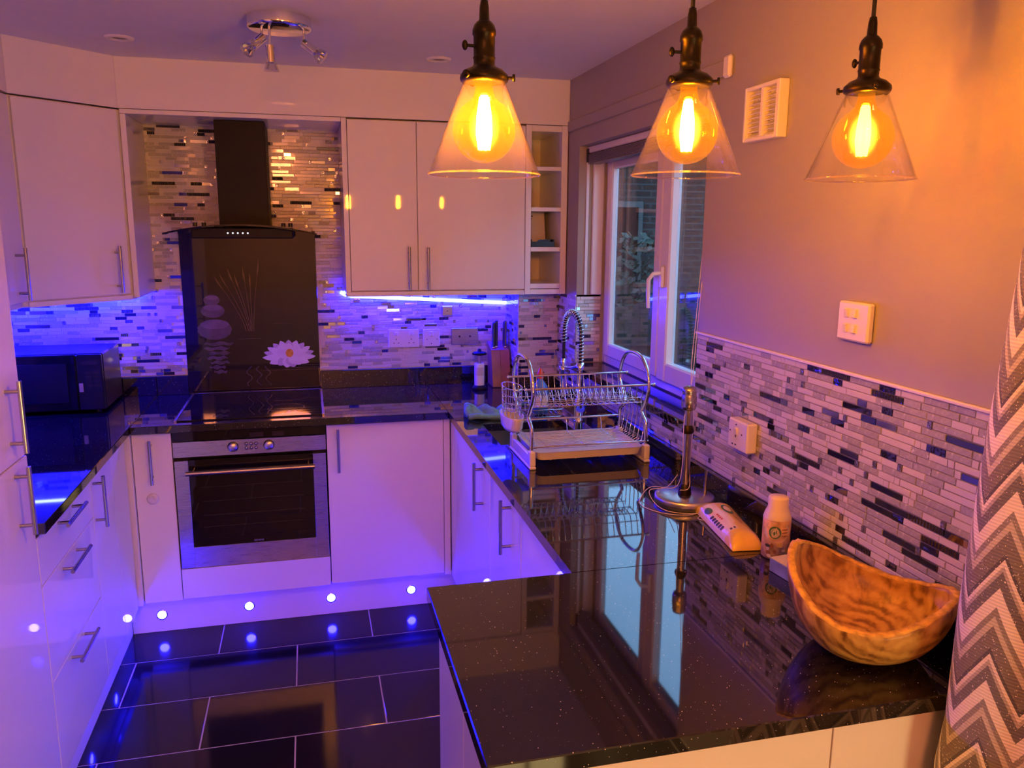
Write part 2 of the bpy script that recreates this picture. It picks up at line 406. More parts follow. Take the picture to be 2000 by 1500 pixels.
# ================================================================== STRUCTURE
# floor: grout bed with tiles laid in a half bond
floor = O('floor', B((XFL, YF, -.05), (W, 0, -.0012)), M['grout_floor'], kind='structure', label='black glossy tiled kitchen floor', cat='floor', org=(0,0,0))
tile_me = MB().box((-.3035, -.1535, -.006), (.3035, .1535, 0), .0015).mesh('floor_tile', M['floor_tile'], (0,0,0))
tile_cut = {}
def floor_tile(x0, x1, y0, y1):
    x0 = max(x0, XFL+.002); x1 = min(x1, W-.002); y1 = min(y1, -.002); y0 = max(y0, YF+.002)
    if x1-x0 < .02 or y1-y0 < .02: return
    key = (round(x1-x0, 3), round(y1-y0, 3))
    if key not in tile_cut:
        tile_cut[key] = MB().box((-(x1-x0)/2+.0024, -(y1-y0)/2+.0024, -.006), ((x1-x0)/2-.0024, (y1-y0)/2-.0024, 0), .0008).mesh('floor_tile', M['floor_tile'], (0,0,0))
    o = bpy.data.objects.new('floor_tile', tile_cut[key]); COL.objects.link(o); o.parent = floor
    o.location = ((x0+x1)/2, (y0+y1)/2, 0)
row = 0; y = -.475
far_mb = MB()
while y > YF:
    y1 = y; y0 = y-.31
    base = .147 if row % 2 == 0 else .452
    k = -6
    while base + k*.61 < W:
        xa = base + k*.61
        if xa+.61 > XFL:
            if y0 > -3.2 and -.9 < xa+.305: floor_tile(xa, xa+.61, y0, y1)
            else:
                a = max(xa, XFL+.002); b_ = min(xa+.61, W-.002)
                if b_-a > .02: far_mb.box((a+.0015, max(y0, YF)+.0015, -.006), (b_-.0015, y1-.0015, 0), .0012)
        k += 1
    y = y0; row += 1
O('floor_tile_rest', far_mb, M['floor_tile'], floor, kind='stuff')

wall_back = O('wall_back', B((WL-.1, 0, -.05), (W+.0, .1, H+.05)), M['grout'], kind='structure', label='back wall behind the hob with glass mosaic', cat='wall', org=(0,0,0))
# right wall with the window opening
WY0, WY1, WZ0, WZ1 = -1.69, -.517, 1.055, 2.03
mb = MB()
mb.box((W, YF, -.05), (W+.15, WY0, H+.05)); mb.box((W, WY1, -.05), (W+.15, .1, H+.05))
mb.box((W, WY0, -.05), (W+.15, WY1, WZ0)); mb.box((W, WY0, WZ1), (W+.15, WY1, H+.05))
wall_right = O('wall_right', mb, M['wall'], kind='structure', label='grey painted right wall with window and mosaic dado', cat='wall', org=(0,0,0))
O('wall_left', B((WL-.1, -2.36, -.05), (WL, 0, H+.05)), M['wall'], kind='structure', label='left wall behind the cabinets', cat='wall')
O('wall_return', B((XFL, -2.46, -.05), (WL, -2.36, H+.05)), M['wall_room'], kind='structure', label='plain wall beside the dining end', cat='wall')
O('wall_side', B((XFL-.1, YF, -.05), (XFL, -2.36, H+.05)), M['wall_room'], kind='structure', label='far left wall of the dining end', cat='wall')
O('wall_front', B((XFL-.1, YF-.1, -.05), (W+.22, YF, H+.05)), M['wall_room'], kind='structure', label='plain wall opposite the hob', cat='wall')
O('ceiling', B((XFL-.1, YF-.1, H), (W+.22, .1, H+.1)), M['ceiling'], kind='structure', label='plain white ceiling over the kitchen', cat='ceiling')

# boxed pillar in the back right corner
pillar = O('pillar', B((1.515, -.25, ZW), (W, 0, 1.384)), M['grout'], kind='structure', label='boxed corner pillar clad in mosaic beside the window', cat='pillar', org=(0,0,0))

# ------------------------------------------------------------------ mosaic
PITCH = .01525; TH = .0136
TYPES = ['t_white', 't_glit', 't_rib', 't_mirror', 't_silver', 't_gem']
def mosaic_cells(L, rows, rnd):
    """rows of (s0, s1, row, type) along a length L"""
    out = []
    for r in range(rows):
        s = -rnd.random()*.08
        last = None
        while s < L:
            q = rnd.random()
            if q < .47: kind, ln = 't_white', rnd.choice((.016, .048, .064, .098))
            elif q < .76: kind, ln = 't_glit', rnd.choice((.048, .064, .098))
            elif q < .815: kind, ln = 't_rib', rnd.choice((.032, .048, .098))
            elif q < .86: kind, ln = 't_mirror', rnd.choice((.032, .048, .098))
            elif q < .90: kind, ln = 't_silver', rnd.choice((.032, .064))
            else: kind, ln = 't_gem', .0125
            if kind == last and kind in ('t_rib', 't_mirror', 't_gem', 't_silver'): continue
            last = kind
            a, b = max(0, s), min(L, s+ln)
            if b-a > .006: out.append((a, b-.0016, r, kind))
            s += ln
    return out
tile_meshes = {}
def tile_mesh(ln, kind, h=TH):
    key = (round(ln, 4), kind, round(h, 4))
    if key not in tile_meshes:
        t = .0026 if kind != 't_gem' else .0045
        tile_meshes[key] = MB().box((-ln/2, 0, -h/2), (ln/2, t, h/2), .0016 if kind != 't_gem' else .0035).mesh('tile', M[kind], (0,0,0))
    return tile_meshes[key]
def mosaic(parent, origin, udir, ndir, L, z0, z1, rnd, n_parts, skip=None, score=None):
    """tiles on the plane through origin (z ignored), running along udir, proud along ndir"""
    u = Vector(udir); n = Vector(ndir); o3 = Vector(origin); rows = int(round((z1-z0)/PITCH)); ph = (z1-z0)/rows
    h = ph-.0016
    cells = []
    for a, b, r, kind in mosaic_cells(L, rows, rnd):
        zc = z0 + (r+.5)*ph; c = o3 + u*((a+b)/2); c.z = zc
        if skip and skip(c, b-a): continue
        cells.append((a, b, zc, kind, c))
    order = sorted(range(len(cells)), key=lambda i: -(score(cells[i]) if score else cells[i][1]-cells[i][0]))
    single = set(order[:n_parts]); rest = MB()
    for i, (a, b, zc, kind, c) in enumerate(cells):
        ty, tz = rnd.gauss(0, .012), rnd.gauss(0, .006)
        if i in single:
            ob = bpy.data.objects.new('tile', tile_mesh(b-a, kind, h)); COL.objects.link(ob); ob.parent = parent
            X = u; Yv = n; Z = Vector((0, 0, 1))
            R = Matrix((X, Yv, Z)).transposed().to_4x4()
            ob.matrix_local = Matrix.Translation(c - Vector(ORG[parent.name])) @ R @ Matrix.Rotation(ty, 4, 'X') @ Matrix.Rotation(tz, 4, 'Z')
        else:
            t = .0026 if kind != 't_gem' else .0045
            mi = TYPES.index(kind)
            n2 = (n + Vector((0,0,1))*ty + u*tz).normalized(); z2 = Vector((0,0,1)) - n2*n2.z; z2.normalize(); u2 = z2.cross(n2)
            rest.obox(c + n*t*.5, (u2, n2, z2), ((b-a)/2, t/2, h/2), 0, mi)
    if rest.f: O('tile_rest', rest, [M[k] for k in TYPES], parent, kind='stuff')

rb = random.Random(11)
def skip_back(c, ln):
    x, z = c.x, c.z
    if -.02 < x < .605 and z < 1.62: return True
    if .21 < x < .39 and z > 1.6: return True
    if z > 1.41 and not (-.125 < x < .72): return True
    if z > 2.118: return True
    return False
mosaic(wall_back, (WL, 0, 0), (1,0,0), (0,-1,0), 1.514-WL, 1.003, 2.118, rb, 280, skip_back,
       lambda c: (c[1]-c[0])*(1.6 if c[4].x > .58 else 1)*(1.0 if c[4].x > -.12 else .2))
rr = random.Random(23)
# dado on the right wall beside the window, and the strip under the sill, and the piece by the pillar
def skip_r(c, ln):
    y, z = c.y, c.z
    return (-2.07 < y < -1.955 and 1.085 < z < 1.175)
mosaic(wall_right, (W, -1.692, 0), (0,-1,0), (-1,0,0), 1.25, .974, 1.368, rr, 270, skip_r, lambda c: (c[1]-c[0])*(1.0 if c[4].y > -2.85 else .2))
mosaic(wall_right, (W, -.25, 0), (0,-1,0), (-1,0,0), 1.44, .974, 1.053, rr, 20)
mosaic(wall_right, (W, -.252, 0), (0,-1,0), (-1,0,0), .265, 1.056, 1.384, rr, 0)
mosaic(wall_right, (W+.001, WY1, 0), (1,0,0), (0,-1,0), .114, 1.088, 1.384, rr, 10)
mosaic(pillar, (1.516, -.25, 0), (1,0,0), (0,-1,0), W-1.517, .986, 1.384, rr, 60)
mosaic(pillar, (1.515, -.002, 0), (0,-1,0), (-1,0,0), .247, .986, 1.384, rr, 0)
# trim along the top of the dado
O('trim_dado', B((W-.009, -2.94, 1.368), (W, -1.69, 1.376), .002), M['plastic'], kind='structure', label='slim trim along the top of the mosaic dado', cat='trim')
O('trim_window_tiles', B((W-.007, -.517, 1.384), (W+.113, -.510, 1.391)), M['plastic'], kind='structure', label='slim trim over the mosaic in the window reveal', cat='trim')

# ------------------------------------------------------------------ window
FX0, FX1 = 1.827, 1.862
win = T('window_1', 'white window with fixed light and side-hung casement over the sink', 'window', (1.86, -1.1, 1.085)); win['kind'] = 'structure'
def rect_frame(name, y0, y1, z0, z1, w, x0, x1, m, parent, bev=.006, wb=None):
    wb = wb or w; mb = MB()
    mb.box((x0, y0, z0), (x1, y0+w, z1), bev); mb.box((x0, y1-w, z0), (x1, y1, z1), bev)
    mb.box((x0, y0+w, z0), (x1, y1-w, z0+wb), bev); mb.box((x0, y0+w, z1-w), (x1, y1-w, z1), bev)
    return O(name, mb, m, parent)
rect_frame('outer_frame', WY0, WY1, 1.085, 2.03, .045, FX0+.012, FX1, M['upvc'], win)
O('mullion', B((FX0+.012, -1.172, 1.13), (FX1, -1.128, 1.985), .005), M['upvc'], win)
rect_frame('fixed_sash', -1.135, -.56, 1.125, 1.99, .058, FX0, FX1-.004, M['upvc'], win)
cas = rect_frame('casement_sash', WY0+.01, -1.166, 1.125, 1.99, .072, FX0-.012, FX1-.006, M['upvc'], win)
O('pane', B((1.846, -1.08, 1.18), (1.850, -.615, 1.935)), M['pane'], win)
O('pane', B((1.842, WY0+.075, 1.19), (1.846, -1.235, 1.925)), M['pane'], win)
mb = MB().box((FX0-.026, -1.212, 1.47), (FX0-.012, -1.186, 1.55), .005)
mb.tube([(FX0-.022, -1.199, 1.525), (FX0-.05, -1.192, 1.522), (FX0-.062, -1.180, 1.50), (FX0-.058, -1.172, 1.44), (FX0-.054, -1.168, 1.395)], [.007, .008, .008, .0075, .007], 10)
O('window_handle', mb, M['plastic'], win)
O('window_sill', B((W-.022, -1.6895, 1.0555), (1.862, -.5175, 1.0845), .003), M['granite'], kind='structure', label='black granite window sill above the sink', cat='sill')
# reveal lining strips on the far jamb
O('trim_reveal', MB().box((1.745, WY1-.008, 1.392), (1.757, WY1, 1.99)).box((1.775, WY1-.012, 1.392), (1.826, WY1, 1.99), .004), M['upvc'], kind='structure', label='white lining strip on the far window reveal', cat='trim')
O('trim_lintel', MB().box((W-.010, -1.80, 2.103), (W, -.372, 2.148), .003), M['wall'], kind='structure', label='painted flat strip running above the window', cat='trim')
O('trunking_cap', B((W-.016, -1.822, 2.096), (W, -1.785, 2.156), .006), M['plastic'], label='cream plastic end cap of the strip above the window', cat='cap')
# venetian blind, drawn up
bl = T('venetian_blind', 'grey venetian blind drawn up under the window head', 'blind', (1.77, -1.1, 1.955))
O('headrail', B((1.745, -1.68, 2.0), (1.79, -.528, 2.028), .004), M['upvc'], bl)
M['slat'] = mat('grey_blind_slat', (.22, .20, .22), rough=.4, vary=.1)
slat_me = None
for k in range(8):
    mbk = B((1.742, -1.66, 1.955+k*.0052), (1.792, -.545, 1.9585+k*.0052), .001); O('slat', mbk, M['slat'], bl)
O('bracket', B((1.738, -.548, 1.962), (1.796, -.53, 2.02), .003), M['black_plastic'], bl)
O('bracket', B((1.738, -1.684, 1.962), (1.796, -1.668, 2.02), .003), M['black_plastic'], bl)
M['string'] = mat('white_blind_cord', (.75, .70, .66), rough=.7, vary=.05)
def cord(pts, sub=8):
    pts = [Vector(p) for p in pts]; out = []
    for i in range(len(pts)-1):
        p0 = pts[max(0, i-1)]; p1 = pts[i]; p2 = pts[i+1]; p3 = pts[min(len(pts)-1, i+2)]
        for k in range(sub):
            t = k/sub; out.append(.5*((2*p1) + (p2-p0)*t + (2*p0-5*p1+4*p2-p3)*t*t + (3*p1-p0-3*p2+p3)*t**3))
    out.append(pts[-1]); return out
# ------------------------------------------------------------------ outside
O('ground', B((W+.23, -12, -.6), (16, 22, -.5)), mat('paving', (.03, .027, .025), rough=.9, vary=.2), kind='structure', label='paved yard outside the window', cat='ground')
nb = T('neighbour_house', 'brick house seen through the window', 'house', (5, 5.4, -.5))
O('brick_wall', B((2.2, 5.2, -.5), (9, 5.5, 2.7)), M['brick'], nb)
O('roof', MB().prism([(5.0, 2.65), (5.0, 2.75), (7.6, 4.2), (7.6, 4.1)], 'x', 2.0, 9.2), mat('roof_tiles', (.04, .036, .035), rough=.9, vary=.2), nb)
wn_ = O('house_window', MB().box((3.35, 5.16, 1.05), (4.45, 5.22, 2.0), .01), mat('dark_window_frame', (.09, .08, .07), rough=.5, vary=.1), nb)
O('house_pane', MB().box((3.42, 5.15, 1.12), (3.87, 5.165, 1.93)).box((3.93, 5.15, 1.12), (4.38, 5.165, 1.93)), M['black_glass'], wn_)
O('gutter', MB().cyl((2.0, 5.0, 2.62), (9.2, 5.0, 2.62), .06), mat('grey_gutter', (.15, .16, .17), rough=.4, vary=.1), nb)
tr = T('sky_blocking_terrace', 'long brick terrace added across the yard, unseen, to block the low sky', 'house', (10, -3, -.5))  # added out of view to keep low sky out of the door reflections
O('brick_wall', B((9.6, -14, -.5), (9.9, 4.9, 4.2)), M['brick'], tr)
O('roof', MB().prism([(9.4, 4.15), (9.4, 4.25), (12, 6.1), (12, 6.0)], 'y', -14, 4.9), bpy.data.materials['roof_tiles'], tr)
fe = T('garden_fence', 'brown timber fence beyond the window', 'fence', (4, 3.4, -.5))
M['timber'] = mat('brown_timber', (.03, .017, .012), rough=.85, vary=.25, vscale=6)
for k in range(26):
    O('board', B((2.1+k*.16, 3.4, -.5), (2.1+k*.16+.15, 3.42, .95 + .02*math.sin(k*2.1)), .003), M['timber'], fe)
O('rail', B((2.1, 3.36, .55), (6.3, 3.4, .63)), M['timber'], fe)
lf = random.Random(5); mb = MB()
for k in range(700):
    th = lf.random()*2*PI; rad = lf.random()**.5*.5; zc = lf.random()*1.3
    c = Vector((4.05+rad*math.cos(th)*.9, 4.4+rad*math.sin(th)*.5, .3+zc)); d = Vector((lf.uniform(-1,1), lf.uniform(-1,1), lf.uniform(-.6,1))).normalized(); u = d.orthogonal().normalized()*.03
    mb.add([c, c+d*.05+u, c+d*.11, c+d*.05-u], [(0,1,2,3)])
bu = T('garden_shrub', 'pale leafy shrub beyond the fence', 'shrub', (4.05, 4.4, -.5))
O('foliage', mb, mat('shrub_leaf', (.03, .04, .022), rough=.6, vary=.3), bu, kind='stuff')
O('stem', MB().tube([(4.05, 4.4, -.5), (4.03, 4.38, .3), (4.08, 4.42, 1.2)], [.03, .025, .01]), M['timber'], bu)

# ================================================================== FITTED KITCHEN
G = .0015
# fascia above the wall units
O('trim_fascia_back', B((-.1425, -.3715, 2.132), (W-.001, -.352, H), .0005), M['gloss'], kind='structure', label='white panel above the wall cabinets up to the ceiling', cat='panel')
def diag_prism(a, b, th, z0, z1, bev=0):
    a = Vector((*a, 0)); b = Vector((*b, 0)); d = (b-a).normalized(); n = Vector((d.y, -d.x, 0)); c = (a+b)/2 - n*th/2; c.z = (z0+z1)/2
    return MB().obox(c, (d, n, (0,0,1)), ((b-a).length/2, th/2, (z1-z0)/2), bev)
DA, DB = (-.435, -.662), (-.142, -.371)
O('trim_fascia_corner', diag_prism(DA, (DB[0]-.0005, DB[1]-.0005), .02, 2.132, H, .0003), M['gloss'], kind='structure', label='angled white panel above the corner cabinet', cat='panel')
O('trim_fascia_left', B((-.455, -1.698, 2.132), (-.4352, -.6625, H), .0003), M['gloss'], kind='structure', label='white panel above the left wall cabinet', cat='panel')

# diagonal corner wall cabinet
cc = T('corner_wall_cabinet', 'angled white gloss wall cabinet in the back left corner', 'cabinet', (-.4, -.3, 1.385))
mb = MB(); mb.prism([(WL+.002, -.002), (-.14, -.002), (-.14, -.35), (-.45, -.66), (WL+.002, -.66)], 'z', 1.385, 2.128)
O('cabinet_body', mb, M['carcass'], cc)
dd = O('cabinet_door', diag_prism((DA[0]+.006, DA[1]+.006), (DB[0]-.004, DB[1]-.004), .02, 1.409, 2.124, .0015), M['gloss'], cc)
dv = Vector((DB[0]-DA[0], DB[1]-DA[1], 0)).normalized(); hb = Vector((*DB, 0)) - dv*.062
handle(dd, (hb.x, hb.y, 1.418), (hb.x, hb.y, 1.602), (dv.y, -dv.x, 0))
O('end_panel', B((-.138, -.368, 1.392), (-.117, -.002, 2.112), .001), M['gloss'], cc)
O('bottom_lip', diag_prism((DA[0], DA[1]), (DB[0], DB[1]), .02, 1.384, 1.404, .001), M['gloss'], cc)
# bridging shelf over the hood
O('bridge_panel', B((-.138, -.37, 2.113), (.711, -.002, 2.130), .001), M['gloss'], label='white bridging panel above the cooker hood', cat='panel')

# wall cabinet on the left wall
lc = T('left_wall_cabinet', 'white gloss wall cabinet at the left edge beside the angled one', 'cabinet', (-.6, -1.18, 1.385))
O('cabinet_body', B((WL+.002, -1.695, 1.385), (-.457, -.662, 2.128)), M['carcass'], lc)
for y0, y1 in ((-1.19, -.672), (-1.692, -1.194)):
    d_ = O('cabinet_door', B((-.455, y0, 1.409), (-.435, y1, 2.124), .0015), M['gloss'], lc)
    yy = y1-.085 if y1 > -1 else y0+.06
    handle(d_, (-.435, yy, 1.418), (-.435, yy, 1.602), (1,0,0))
# right-hand wall cabinet
rc = T('double_wall_cabinet', 'white gloss two-door wall cabinet right of the hood', 'cabinet', (1.12, -.18, 1.385))
O('cabinet_body', B((.735, -.35, 1.385), (1.509, -.002, 2.128)), M['carcass'], rc)
O('end_panel', B((.712, -.369, 1.385), (.733, -.002, 2.130), .001), M['gloss'], rc)
for x0, x1, hx in ((.7355, 1.0245, .985), (1.0275, 1.5095, 1.068)):
    d_ = O('cabinet_door', B((x0, -.371, 1.409), (x1, -.351, 2.124), .0015), M['gloss'], rc)
    handle(d_, (hx, -.371, 1.414), (hx, -.371, 1.598), (0,-1,0))
O('bottom_lip', B((.712, -.371, 1.384), (1.510, -.351, 1.404), .001), M['gloss'], rc)
# open shelves
sh = T('open_shelf_unit', 'narrow white open shelf unit beside the window', 'shelf', (1.61, -.18, 1.385))
x0, x1 = 1.512, 1.706
O('side_panel', B((x0, -.371, 1.385), (x0+.026, -.002, 2.130), .001), M['gloss'], sh)
O('side_panel', B((x1-.028, -.371, 1.385), (x1, -.002, 2.130), .001), M['gloss'], sh)
O('back_panel', B((x0+.026, -.02, 1.40), (x1-.028, -.002, 2.11)), M['carcass'], sh)
for zz, t in ((2.103, .026), (1.935, .017), (1.757, .018), (1.578, .02), (1.4105, .022), (1.385, .022)):
    O('shelf_board', B((x0+.0265, -.369, zz), (x1-.0285, -.021, zz+t), .001), M['gloss'], sh)
# things on the third shelf
M['paper'] = mat('cream_paper', (.62, .56, .50), rough=.8, vary=.05); M['ink'] = mat('dark_print', (.05, .05, .06), rough=.7, vary=.1)
bk = T('booklet', 'pale booklet standing on the open shelf', 'booklet', (1.6, -.24, 1.598))
O('cover', MB().obox((1.597, -.20, 1.678), ((1,0,.0),(0,1,-.2),(0,.2,1)), (.055, .006, .079), .001), M['paper'], bk)
for k in range(3): O('printed_line', B((1.553, -.232-k*.0006, 1.735-k*.013), (1.585-.006*k, -.2315-k*.0006, 1.740-k*.013)), M['ink'], bk)
ca = T('dark_tray', 'dark shallow tray with blue oddments on the open shelf', 'tray', (1.6, -.31, 1.598))
O('tray', MB().box((1.545, -.355, 1.598), (1.655, -.27, 1.604)).box((1.545, -.355, 1.604), (1.655, -.351, 1.622)).box((1.545, -.351, 1.604), (1.549, -.27, 1.632)).box((1.651, -.351, 1.604), (1.655, -.27, 1.632)), M['black_plastic'], ca)
O('blue_oddment', MB().tube(cord([(1.575, -.33, 1.612), (1.60, -.31, 1.624), (1.63, -.33, 1.62), (1.645, -.30, 1.63), (1.61, -.29, 1.62)]), .007), M['bottle_blue'], ca)

# ------------------------------------------------------------------ cooker hood
hd = T('cooker_hood', 'black chimney cooker hood with curved glass canopy', 'cooker hood', (.3, -.2, 1.6))
O('chimney', B((.201, -.285, 1.68), (.402, -.006, 2.111), .002), M['black_metal'], hd)
mb = MB(); n = 24; vs = []
for i in range(n+1):
    x = -.004+.60*i/n; q = (i/n-.5)*2; z = 1.690-.036*q*q
    yf = -.455+.02*q*q
    vs += [(x, yf, z), (x, -.02, z), (x, -.02, z-.007), (x, yf, z-.007)]
fs = []
for i in range(n):
    for k in range(4): fs.append((i*4+k, i*4+(k+1)%4, i*4+4+(k+1)%4, i*4+4+k))
fs += [(0,1,2,3), (n*4+3, n*4+2, n*4+1, n*4)]
mb.add(vs, fs, 0, False)
O('glass_canopy', mb, M['black_glass'], hd)
hb_ = O('hood_body', B((.10, -.40, 1.632), (.50, -.03, 1.676), .004), M['black_metal'], hd)
M['btn'] = emit_mat('white_button_light', (.9, .9, 1), 1.2)
for k in range(5): O('button', MB().cyl((.242+k*.0195, -.4005, 1.654), (.242+k*.0195, -.4035, 1.654), .0036, n=12), M['btn'], hb_)
for x in (.11, .14, .46, .49): O('fixing_cap', MB().cyl((x, -.30-.04*(x in (.11, .49)), 1.682-.06*(x-.3)**2*10*.1), (x, -.30-.04*(x in (.11, .49)), 1.696), .009, n=14), M['black_plastic'], hd)

# ------------------------------------------------------------------ printed glass splashback
sp = T('glass_splashback', 'dark glass splashback printed with a lotus and pebbles', 'splashback', (.295, -.01, ZW))
M['print_bg'] = mat('dark_printed_glass', (.014, .010, .008), rough=.03, spec=.5, vary=.35, vscale=1.6)
O('glass_panel', B((-.004, -.014, ZW+.004), (.592, -.0005, 1.66), .001), M['print_bg'], sp)
def pm(name, col, vary=.1, vs_=25): return mat(name, col, rough=.05, spec=.5, coat=.5, vary=vary, vscale=vs_)
M['petal'] = pm('printed_petal', (.74, .70, .76), .08); M['petal2'] = pm('printed_petal_shaded', (.55, .48, .58), .1)
M['stone'] = pm('printed_pebble', (.075, .05, .055), .2); M['stone2'] = pm('printed_pebble_light', (.12, .08, .09), .2)
M['grass'] = pm('printed_grass', (.10, .065, .035), .2); M['stamen'] = pm('printed_stamen', (.72, .36, .03), .3, 120); M['ripple'] = pm('printed_ripple', (.06, .045, .045), .3)
YP = -.0141
lay = [0]
def flat(poly, step=.00005):
    lay[0] += 1; y = YP - lay[0]*step
    return MB().add([(p[0], y, p[1]) for p in poly], [list(range(len(poly)))[::-1]])
def petal(cx, cz, ang, ln, wd, parent, m):
    pts = []
    for i in range(13):
        t = i/12; w = wd*max(0, math.sin(PI*min(1, t*1.0)))**.62*(1-.25*t); pts.append((t*ln, w))
    poly = pts + [(a, -b) for a, b in pts[::-1][1:-1]]
    c, s_ = math.cos(ang), math.sin(ang)
    O('petal', flat([(cx+a*c-b*s_, cz+(a*s_+b*c)*.70) for a, b in poly]), m, parent)
lot = O('printed_lotus', flat([(.45+.07*math.cos(a*PI/8), 1.075+.03*math.sin(a*PI/8)) for a in range(16)]), M['petal2'], sp)
lx, lz = .452, 1.070
for k in range(11): petal(lx, lz, math.radians(2+k*17.6), .122, .027, lot, M['petal2'] if k % 2 else M['petal'])
for k in range(9): petal(lx, lz, math.radians(-22+k*28), .098, .030, lot, M['petal'])
for a in (-160, -130, -100, -75, -48, -20): petal(lx, lz+.006, math.radians(a), .078, .030, lot, M['petal2'] if a in (-130, -75) else M['petal'])
for a in (60, 90, 120, 35, 145): petal(lx, lz, math.radians(a), .080, .025, lot, M['petal'])
O('stamen', flat([(lx+.002+.018*math.cos(a*PI/8), 1.092+.020*math.sin(a*PI/8)) for a in range(16)]), M['stamen'], lot)
st = None
for cx, cz, rx, rz, m in ((.126, 1.212, .075, .048, 'stone'), (.128, 1.235, .062, .022, 'stone2'), (.122, 1.298, .052, .032, 'stone'), (.125, 1.312, .042, .014, 'stone2'), (.120, 1.348, .036, .024, 'stone'), (.122, 1.358, .028, .010, 'stone2')):
    poly = [(cx+rx*math.cos(a*PI/14)*(1+.04*math.sin(3*a)), cz+rz*math.sin(a*PI/14)) for a in range(28)]
    o = O('printed_pebble', flat(poly), M[m], sp)
for k in range(7):
    cz = 1.145-k*.022; rx = .066-.006*k
    poly = [(.135+.006*((-1)**k)+rx*math.cos(a*PI/10), cz+.0085*math.sin(a*PI/10)+.004*math.sin(a*1.7+k)) for a in range(20)]
    O('printed_ripple', flat(poly), M['stone'] if k % 2 else M['ripple'], sp)
def blade(pts, w, m='grass'):
    poly = []; back = []
    for i, (x, z) in enumerate(pts):
        t = i/(len(pts)-1); ww = w*(1-.5*t); poly.append((x-ww, z)); back.append((x+ww, z))
    O('printed_stalk', flat(poly+back[::-1]), M[m], sp)
for x1, z1, x0 in ((.135, 1.452, .265), (.16, 1.46, .275), (.195, 1.485, .28), (.225, 1.455, .285), (.262, 1.49, .288), (.292, 1.46, .292), (.335, 1.525, .298)):
    pts = [(x0+(x1-x0)*t**1.35, 1.20+(z1-1.20)*t) for t in [i/8 for i in range(9)]]
    blade(pts, .0013)
    a, b_ = pts[-1], pts[-3]
    O('printed_seed_head', flat([(a[0], a[1]+.012), (a[0]*.6+b_[0]*.4+.004, a[1]*.6+b_[1]*.4), b_, (a[0]*.6+b_[0]*.4-.004, a[1]*.6+b_[1]*.4)]), M['grass'], sp)
for x in (.268, .312, .352):
    pts = [(x+.012*math.sin(i*1.15+x*30), 1.035-i*.0105) for i in range(10)]
    blade(pts, .0035, 'ripple')
for k, (x0, x1, z) in enumerate(((.30, .588, 1.012), (.40, .588, 1.022), (.48, .588, 1.032), (.36, .47, 1.235), (.22, .33, 1.165))):
    O('printed_ripple', flat([(x0, z), ((x0+x1)/2, z+.002), (x1, z+.001), (x1, z-.001), ((x0+x1)/2, z-.001)]), M['ripple'], sp)

# ------------------------------------------------------------------ worktops
def worktop(name, label, boxes, ups):
    mb = MB()
    for a, b in boxes: mb.box((a[0], a[1], ZB), (b[0], b[1], ZW), .002 if len(boxes) == 1 else 0)
    t = T(name, label, 'worktop', ((boxes[0][0][0]+boxes[0][1][0])/2, (boxes[0][0][1]+boxes[0][1][1])/2, ZB))
    O('slab', mb, M['granite'], t)
    for a, b in ups: O('upstand', B(a, b, .0015), M['granite'], t)
    return t
worktop('worktop', 'black sparkly worktop along the left wall under the microwave', [((WL+.001, -1.699), (-.141, -.001))], [((WL+.001, -1.69, ZW), (WL+.019, -.022, 1.001)), ((WL+.001, -.0205, ZW), (-.141, -.001, 1.001))])
worktop('worktop', 'black sparkly worktop along the back wall around the hob', [((-.140, -.645), (1.1095, -.001))], [((-.140, -.0205, ZW), (-.005, -.001, 1.001)), ((.593, -.0205, ZW), (1.1095, -.001, 1.001))])
SX0, SX1, SY0, SY1 = 1.205, 1.535, -1.205, -.885     # sink cut-out
worktop('worktop', 'black sparkly worktop under the window with the sink cut-out',
        [((1.1105, -2.3055), (SX0, -.001)), ((SX0, SY1), (W-.001, -.251)), ((SX0, -2.3055), (W-.001, SY0)), ((SX1, SY0), (W-.001, SY1)), ((SX0, -.251), (1.514, -.001))],
        [((1.1105, -.0205, ZW), (1.494, -.001, 1.001)), ((1.494, -.25, ZW), (1.514, -.001, .985)), ((1.494, -.271, ZW), (W-.021, -.2515, .985)), ((W-.0205, -2.3055, ZW), (W-.001, -.2515, .973))])
worktop('worktop', 'black sparkly peninsula worktop with the wooden bowl on it', [((.778, -2.92), (W-.001, -2.3065))], [((W-.0205, -2.92, ZW), (W-.001, -2.3065, .973))])

# sink
sk = T('kitchen_sink', 'dark undermounted sink below the window', 'sink', (1.37, -1.04, .74))
mb = MB(); a, b, c, d = SX0+.002, SX1-.002, SY0+.002, SY1-.002
def rr(x0, x1, y0, y1, r, z, n=5):
    out = []
    for cx, cy, a0 in ((x1-r, y1-r, 0), (x0+r, y1-r, PI/2), (x0+r, y0+r, PI), (x1-r, y0+r, 1.5*PI)):
        out += [(cx+r*math.cos(a0+PI/2*i/n), cy+r*math.sin(a0+PI/2*i/n), z) for i in range(n+1)]
    return out
rings = [rr(a-.02, b+.02, c-.02, d+.02, .03, ZB-.001), rr(a+.004, b-.004, c+.004, d-.004, .03, ZB-.001), rr(a+.006, b-.006, c+.006, d-.006, .035, ZB-.15), rr(a+.03, b-.03, c+.03, d-.03, .03, ZB-.165)]
k_ = len(rings[0]); vs = sum(rings, []); fs = []
for i in range(3): fs += [(i*k_+j, i*k_+(j+1)%k_, (i+1)*k_+(j+1)%k_, (i+1)*k_+j) for j in range(k_)]
fs.append([3*k_+j for j in range(k_)])
mb.add(vs, fs, 0, True); O('basin', mb, M['sink'], sk)
O('waste', MB().lathe([(.0001, .0), (.028, 0), (.035, .004), (.038, .002)], (1.37, -1.0, ZB-.164)), M['chrome'], sk)

